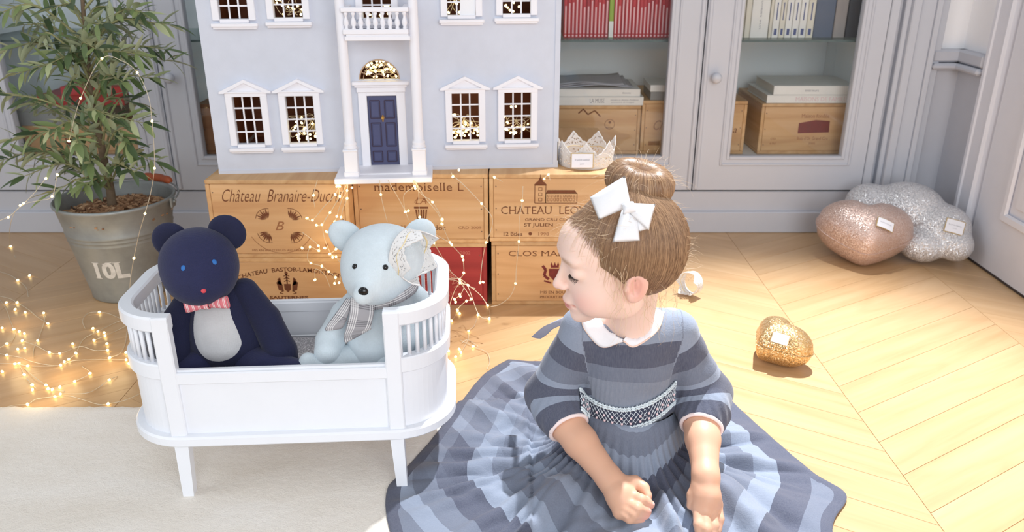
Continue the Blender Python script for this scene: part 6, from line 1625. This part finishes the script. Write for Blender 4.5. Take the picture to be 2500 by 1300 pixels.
quad_puff('bow_tail', [bvec(1540, 505, .004), bvec(1566, 512, .004), bvec(1586, 558, .005), bvec(1560, 566, .005)], .002)
quad_puff('bow_knot', [bvec(1518, 499, .018), bvec(1547, 492, .018), bvec(1553, 517, .018), bvec(1522, 524, .018)], .005, .006)
# ------------------------------------------------------------------ dress
PAL = {'d': C(56, 60, 82), 'm': C(100, 108, 126), 'l': C(134, 145, 164), 'p': C(170, 182, 200), 'g': C(122, 130, 146)}
def m_stripe(name, attr, period, seq, chk=False):
    t = NT(name); a = t.N('Attribute'); a.attribute_name = attr; sx = t.N('SeparateXYZ', i_0=a.outputs['Vector'])
    f = t.math('FRACT', t.math('MULTIPLY', sx.outputs[0], 1 / period)); st = []; x = 0
    for w_, k in seq: st.append((x, PAL[k])); x += w_
    c = t.ramp(f, st, 'CONSTANT')
    if chk:
        f2 = t.math('FRACT', t.math('MULTIPLY', sx.outputs[1], 1 / period)); c2 = t.ramp(f2, st, 'CONSTANT'); c = t.mix(t.math('MULTIPLY', sx.outputs[2], .5), c, c2)
        hm_ = t.N('Attribute'); hm_.attribute_name = 'hem'; c = t.mix(t.math('GREATER_THAN', hm_.outputs['Fac'], .5), c, PAL['d'])
    v = t.coord(scale=(1, 1, 1)); n = t.noise(t.coord(scale=(1, 1, .15)), 700, 2); n2 = t.noise(t.coord(scale=(.15, 1, 1)), 700, 2)
    c = t.mix(t.math('MULTIPLY', n, .26), c, t.mix(.5, c, C(226, 232, 242))); c = t.mix(t.math('MULTIPLY', n2, .2), c, C(70, 78, 100))
    w_ = t.noise(v, 60, 4, .6)
    t.bsdf(c, .85, 0, t.bump(t.math('ADD', t.math('MULTIPLY', w_, 2.5), t.math('ADD', n, n2)), .22, .0012), Sheen_Weight=.2); return t.m
SEQ = [(.22, 'l'), (.26, 'd'), (.22, 'm'), (.30, 'g')]
SEQ = [(.072, 'l'), (.040, 'd'), (.025, 'm'), (.163, 'g'), (.020, 'l'), (.034, 'd'), (.036, 'm'), (.016, 'l'), (.031, 'd'), (.024, 'l'), (.2, 'd')]
SEQ = [(a / .6, b) for a, b in SEQ]
M['dress'] = m_stripe('striped_chambray_bodice', 'band', .6, SEQ)
SEQ2 = [(.22, 'm'), (.20, 'l'), (.24, 'd'), (.18, 'm'), (.16, 'l')]
M['skirt'] = m_stripe('striped_chambray_skirt', 'band', .200, SEQ2, True)
s = SDF((.0, .98, .08), (.40, 1.30, .36), .0022)
tc = [(V3(.192, 1.160, .125), (.078, .066)), (V3(.190, 1.150, .200), (.080, .062)), (V3(.185, 1.140, .265), (.070, .048)), (V3(.184, 1.132, .295), (.045, .040))]
s.ell((.192, 1.158, .150), (.080, .068, .060), .02); s.ell((.189, 1.150, .215), (.081, .063, .065), .03); s.ell((.185, 1.140, .262), (.076, .048, .046), .03)
SL_, SRr = V3(.112, 1.140, .278), V3(.256, 1.142, .276); s.cap(SL_, SRr, .034, .034, .02)
s.cap((.184, 1.128, .285), (.183, 1.124, .306), .042, .036, .012)
for a, e, c in ((SL_, EL_, CLf), (SRr, ER_, CRt)):
    s.cap(a, e, .034, .039, .012); m = e + (c - e) * .55; s.cap(e, m, .039, .040, .02); s.cap(m, c + (c - e) / np.linalg.norm(c - e) * .012, .040, .033, .01)
# open ends: neck hole and cuffs
for e, c in ((EL_, CLf), (ER_, CRt)):
    d = (c - e) / np.linalg.norm(c - e); q = s.sub(c - .06, c + .06); sl, X, Y, Z = q; X = X - c[0]; Y = Y - c[1]; Z = Z - c[2]; t_ = X * d[0] + Y * d[1] + Z * d[2]; rr_ = np.sqrt(np.maximum(X * X + Y * Y + Z * Z - t_ * t_, 0))
    s.g[sl] = np.where(rr_ < .052, np.maximum(s.g[sl], t_ - .004), s.g[sl])
s.cap((.181, 1.108, .318), (.172, 1.094, .36), .036, .045, .004, '-')
dme = s.mesh('dress_bodice', 2); P = s.P.copy()
# fine gathers and creases
rng = np.random.default_rng(4)
def seg_t(P, a, b):
    v = b - a; t = np.clip(((P - a) @ v) / (v @ v), 0, 1); return t, np.linalg.norm(P - a - t[:, None] * v, axis=1)
band = .330 - P[:, 2] - .10 * (P[:, 1] - 1.10) + .020
isarm = np.zeros(len(P), bool)
for a, e, c in ((SL_, EL_, CLf), (SRr, ER_, CRt)):
    t1, d1_ = seg_t(P, a, e); t2, d2_ = seg_t(P, e, c); L1, L2 = np.linalg.norm(e - a), np.linalg.norm(c - e)
    sgn = -1 if a[0] < .18 else 1
    arm = ((P[:, 0] - .185) * sgn > (.078 - .02 * np.clip((.28 - P[:, 2]) / .1, 0, 1))) 
    w1, w2 = 1 / (d1_ + .002) ** 5, 1 / (d2_ + .002) ** 5; al = (t1 * L1 * w1 + (L1 + t2 * L2) * w2) / (w1 + w2); band = np.where(arm, al + .300, band); isarm |= arm
me = dme; at = me.attributes.new('band', 'FLOAT_VECTOR', 'POINT'); at.data.foreach_set('vector', np.stack([band, band * 0, band * 0], 1).astype(np.float32).ravel())
Nn = np.zeros((len(P), 3)); me.vertices.foreach_get('normal', (buf := np.zeros(len(P) * 3, np.float32))); Nn = buf.reshape(-1, 3)
cre = np.zeros(len(P))
for k in range(26):
    d = rng.normal(size=3); d /= np.linalg.norm(d); cre += np.sin((P @ d) * rng.uniform(60, 160) + rng.uniform(0, 6)) * .00028
gath = np.sin(P[:, 0] * 900) * .0005 * np.clip((.235 - P[:, 2]) / .03, 0, 1) * (~isarm)
low = np.clip((.19 - P[:, 2]) / .05, 0, 1) * isarm
ang = np.arctan2(P[:, 1] - 1.12, P[:, 0] - np.where(P[:, 0] < .19, .08, .30)); cre += low * np.sin(ang * 16) * .0011
me.vertices.foreach_set('co', (P + Nn * (cre + gath)[:, None]).astype(np.float32).ravel()); me.update()
dress = link('dress_bodice', me, M['dress'], girl, True); bvd = bvh_of(dress)
# cuff piping
M['piping'] = m_plain('pale_pink_piping', C(244, 226, 224), .7)
for e, c in ((EL_, CLf), (ER_, CRt)):
    d = (c - e) / np.linalg.norm(c - e); u = np.cross(d, V3(0, 0, 1)); u /= np.linalg.norm(u); v = np.cross(d, u); cc_ = c + d * .004
    MB().tube([cc_ + .0315 * (math.cos(a) * u + math.sin(a) * v) for a in [2 * PI * k / 40 for k in range(41)]], .0032, 10, False).build('cuff_piping', M['piping'], dress, True, True)
    MB().tube([cc_ - d * .016, cc_ - d * .004, cc_ + d * .002], [.033, .0325, .0300], 40, False).build('cuff_band', M['dress_dark'] if 'dress_dark' in M else M['skirt_dark'] if 'skirt_dark' in M else m_cloth('dark_slate_chambray', PAL['d']), dress, True, True)
# collar: two rounded lobes lying on the bodice
M['collar'] = m_cloth('white_collar_cotton', C(244, 245, 250), 2600, .02, .06)
def collar(inner, outer):
    n = 24; I = bez([(x, y, 0) for x, y in inner], n); O = bez([(x, y, 0) for x, y in outer], n); mb = MB(); m = 7; last = None
    for i in range(n):
        for j in range(m):
            f = j / (m - 1); q = I[i].lerp(O[i], f); p, nn = hit(bvd, q.x, q.y)
            if p is None:
                p = last if last is not None else atY(q.x, q.y, 1.10); nn = Vector((0, -.7, .7)); Y_ = p.y; p = atY(q.x, q.y, Y_)
            last = p; mb.v.append(tuple(p + nn * (.0045 - .002 * f)))
    mb.f = [(i * m + j, i * m + j + 1, (i + 1) * m + j + 1, (i + 1) * m + j) for i in range(n - 1) for j in range(m - 1)]
    edge = [mb.v[i * m + m - 1] for i in range(n)]
    o = mb.build('collar_lobe', M['collar'], dress, True, True); o.modifiers.new('s', 'SOLIDIFY').thickness = .0016
    MB().tube(edge, .0013, 8).build('collar_piping', m_plain('peach_piping', C(236, 206, 190), .7), o, True, True)
collar([(1455, 765), (1470, 790), (1495, 815), (1521, 831)], [(1420, 772), (1428, 805), (1470, 846), (1521, 833)])
collar([(1522, 831), (1555, 815), (1584, 782), (1594, 758)], [(1522, 833), (1550, 845), (1602, 808), (1620, 764)])
# smocked band
def smock():
    T = bez([(1412, 946, 0), (1440, 968, 0), (1480, 988, 0), (1530, 996, 0), (1580, 982, 0), (1620, 957, 0), (1648, 928, 0)], 70); B = bez([(1417, 1003, 0), (1440, 1022, 0), (1480, 1038, 0), (1530, 1046, 0), (1580, 1034, 0), (1615, 1012, 0), (1645, 985, 0)], 70)
    pts = {}; last = None
    def P_(u, v, off=.002):
        x = u * 69; i = min(int(x), 68); a = T[i].lerp(T[i + 1], x - i); b = B[i].lerp(B[i + 1], x - i); q = a.lerp(b, v); p, n = hit(bvd, q.x, q.y)
        if p is None: p, n = P_.last
        P_.last = (p, n); return p + n * off
    mb = MB(); mb.grid(lambda u, v: P_(u, v, .0016), 60, 10); o = mb.build('smocked_band', m_cloth('dark_navy_smocking', C(48, 56, 80)), dress, True, True); o.modifiers.new('s', 'SOLIDIFY').thickness = .001
    th = MB(); nz = 14
    for ph in (0, 1):
        for r0, r1 in ((.24, .50), (.50, .76)):
            th.tube([P_((k + .0) / (2 * nz), r0 if (k + ph) % 2 else r1, .0026) for k in range(2 * nz + 1)], .0009, 5)
    th.build('white_smocking_thread', m_plain('white_thread', C(226, 234, 240), .8), o, True, True)
    sc = MB()
    for v0 in (.03, .13, .89, .98):
        sc.tube([P_(k / 120, v0 + .03 * (1 if k % 2 else -1), .0028) for k in range(121)], .0019, 5)
    sc.build('pale_blue_scallop_stitching', m_plain('pale_blue_thread', C(222, 234, 240), .8), o, True, True)
    st = MB()
    for k in range(nz):
        for v0 in (.5, .74): 
            p = P_((k + .5) / nz, v0, .0032); st.ball(p, .0022, 6, 4)
    st.build('pink_stitch_knots', m_plain('pale_pink_thread', C(236, 208, 212), .8), o, True, True, kind='stuff')
smock()
# skirt spread on the floor
hem_px = [(1240, 880), (1180, 918), (1122, 990), (1060, 1080), (985, 1165), (946, 1212), (950, 1300)]
hem = [atZ(x, y, .003) for x, y in hem_px] + [Vector((-.14, .88, .003)), Vector((-.02, .76, .003)), Vector((.16, .70, .003)), Vector((.33, .72, .003)), Vector((.46, .82, .003))] + [atZ(x, y, .003) for x, y in ((2032, 1300), (2066, 1213), (1990, 1160), (1900, 1085), (1790, 985), (1745, 930))] + [Vector((.33, 1.51, .003)), Vector((.20, 1.54, .003)), Vector((.06, 1.535, .003))]
WC = Vector((.192, 1.160, .136))
PDIR = [(-.79, -.61), (.858, -.514), (0, -.74), (-.945, .33), (.94, .33), (0, 1.0)]      # straight-cut skirt panels
def skirt():
    n = 420; m = 64
    ring = bez(hem + [hem[0]], n + 1)[:-1]
    # start at angle order around the waist
    rs_ = np.random.default_rng(12)
    ph = rs_.uniform(0, 6, 12); fr_ = rs_.integers(3, 15, 12)
    Pp = np.zeros((n, m, 3)); bd = np.zeros((n, m, 3)); hemv = np.zeros((n, m))
    arc = 0
    for i in range(n):
        h = ring[i]; a = math.atan2(h.y - WC.y, h.x - WC.x)
        w0 = Vector((WC.x + .082 * math.cos(a), WC.y + .070 * math.sin(a), WC.z + .006 * math.cos(a)))
        if i: arc += (ring[i] - ring[i - 1]).length
        R_ = (Vector((h.x, h.y)) - Vector((w0.x, w0.y))).length; L = 0; prev = None
        pl = sum(math.sin(a * f_ * 2 + p_) for f_, p_ in zip(fr_, ph)) / 5
        for j in range(m):
            f = j / (m - 1); x = w0.x + (h.x - w0.x) * f; y = w0.y + (h.y - w0.y) * f
            gz = .0135 if (x < .03 and y < 1.36) else .0035
            z = gz + (WC.z - .004) * (.80 * math.exp(-f / .085) + .20 * (1 - f) ** 1.2)
            # folded legs lift the cloth
            for kx, ky, kz, r_ in ((.070, 1.035, .045, .06), (.330, 1.035, .045, .06), (.16, .955, .026, .06), (.24, .955, .026, .06), (.12, 1.10, .05, .05), (.275, 1.10, .05, .05)):
                z = max(z, 0) + 0; z = z + max(0, kz + .022 - z) * math.exp(-((x - kx) ** 2 + (y - ky) ** 2) / r_ ** 2) * .95
            env = math.sin(min(1, f * 1.15) * PI) ** .8 if f < .87 else .3
            gat = math.sin(a * 46 + 1.5 * math.sin(a * 5)) * .0050 * math.exp(-(f / .28) ** 2) * min(1, f * 12)
            big = (math.sin(a * 15 + pl * 2.2 + f * 1.2) * .5 + pl * .5) * .026 * math.sin(min(1.0, f) * PI) ** .9 * (1 if z < .05 else .7)
            wr = .006 * math.sin(x * 70 + 8 * math.sin(y * 23)) * math.sin(y * 61 + 3) * env * .6
            # roll of cloth standing between the hands
            fx = (x - (.232 + .05 * (1.02 - y))) / .011; rl = .026 * math.exp(-fx * fx) * math.exp(-((y - .985) / .050) ** 4)
            zz = z + gat + big * (.35 + .65 * f) + wr + rl
            zz = max(zz, gz + .002 * math.sin(arc * 60) ** 2)
            if f > .97: zz = gz + max(0, zz - gz) * .35
            Pp[i, j] = (x, y, zz)
            rx, ry = x - WC.x, y - WC.y; ds = [max(0, rx * dx_ + ry * dy_) for dx_, dy_ in PDIR]; L = sum(q ** 14 for q in ds) ** (1 / 14) - .065 + .10 * (1 - math.exp(-f / .085))
            lam = max(0, math.cos(a - 2.62)) ** 6
            bd[i, j] = (L, arc * .9 * (.25 + .75 * f) + .03, lam * 1.2 if f < .93 else 0)
        # hem border: dark edge all round, measured from the hem
        T = bd[i, -1, 0]
        for j in range(m):
            if T - bd[i, j, 0] < .020: hemv[i, j] = 1
    idx = np.arange(n * m).reshape(n, m); a = idx[:, :-1].ravel(); b = np.roll(idx, -1, 0)[:, :-1].ravel(); c = np.roll(idx, -1, 0)[:, 1:].ravel(); d = idx[:, 1:].ravel()
    me = np_mesh('dress_skirt', Pp.reshape(-1, 3), np.stack([a, b, c, d], 1)); at = me.attributes.new('band', 'FLOAT_VECTOR', 'POINT'); at.data.foreach_set('vector', bd.reshape(-1, 3).astype(np.float32).ravel())
    ah = me.attributes.new('hem', 'FLOAT', 'POINT'); ah.data.foreach_set('value', hemv.astype(np.float32).ravel())
    o = link('dress_skirt', me, M['skirt'], girl, True); o.modifiers.new('s', 'SOLIDIFY').thickness = .0012
    return o
skirt()
# sash end and ruffle seen behind her shoulder
sheet('sash_end', [(atY(1385, 772, 1.19), atY(1385, 790, 1.18)), (atY(1345, 790, 1.22), atY(1352, 803, 1.21)), (atY(1325, 800, 1.26), atY(1335, 818, 1.25)), (atY(1298, 822, 1.30), atY(1320, 826, 1.29))], m_cloth('lilac_grey_sash', C(176, 178, 196)), girl)
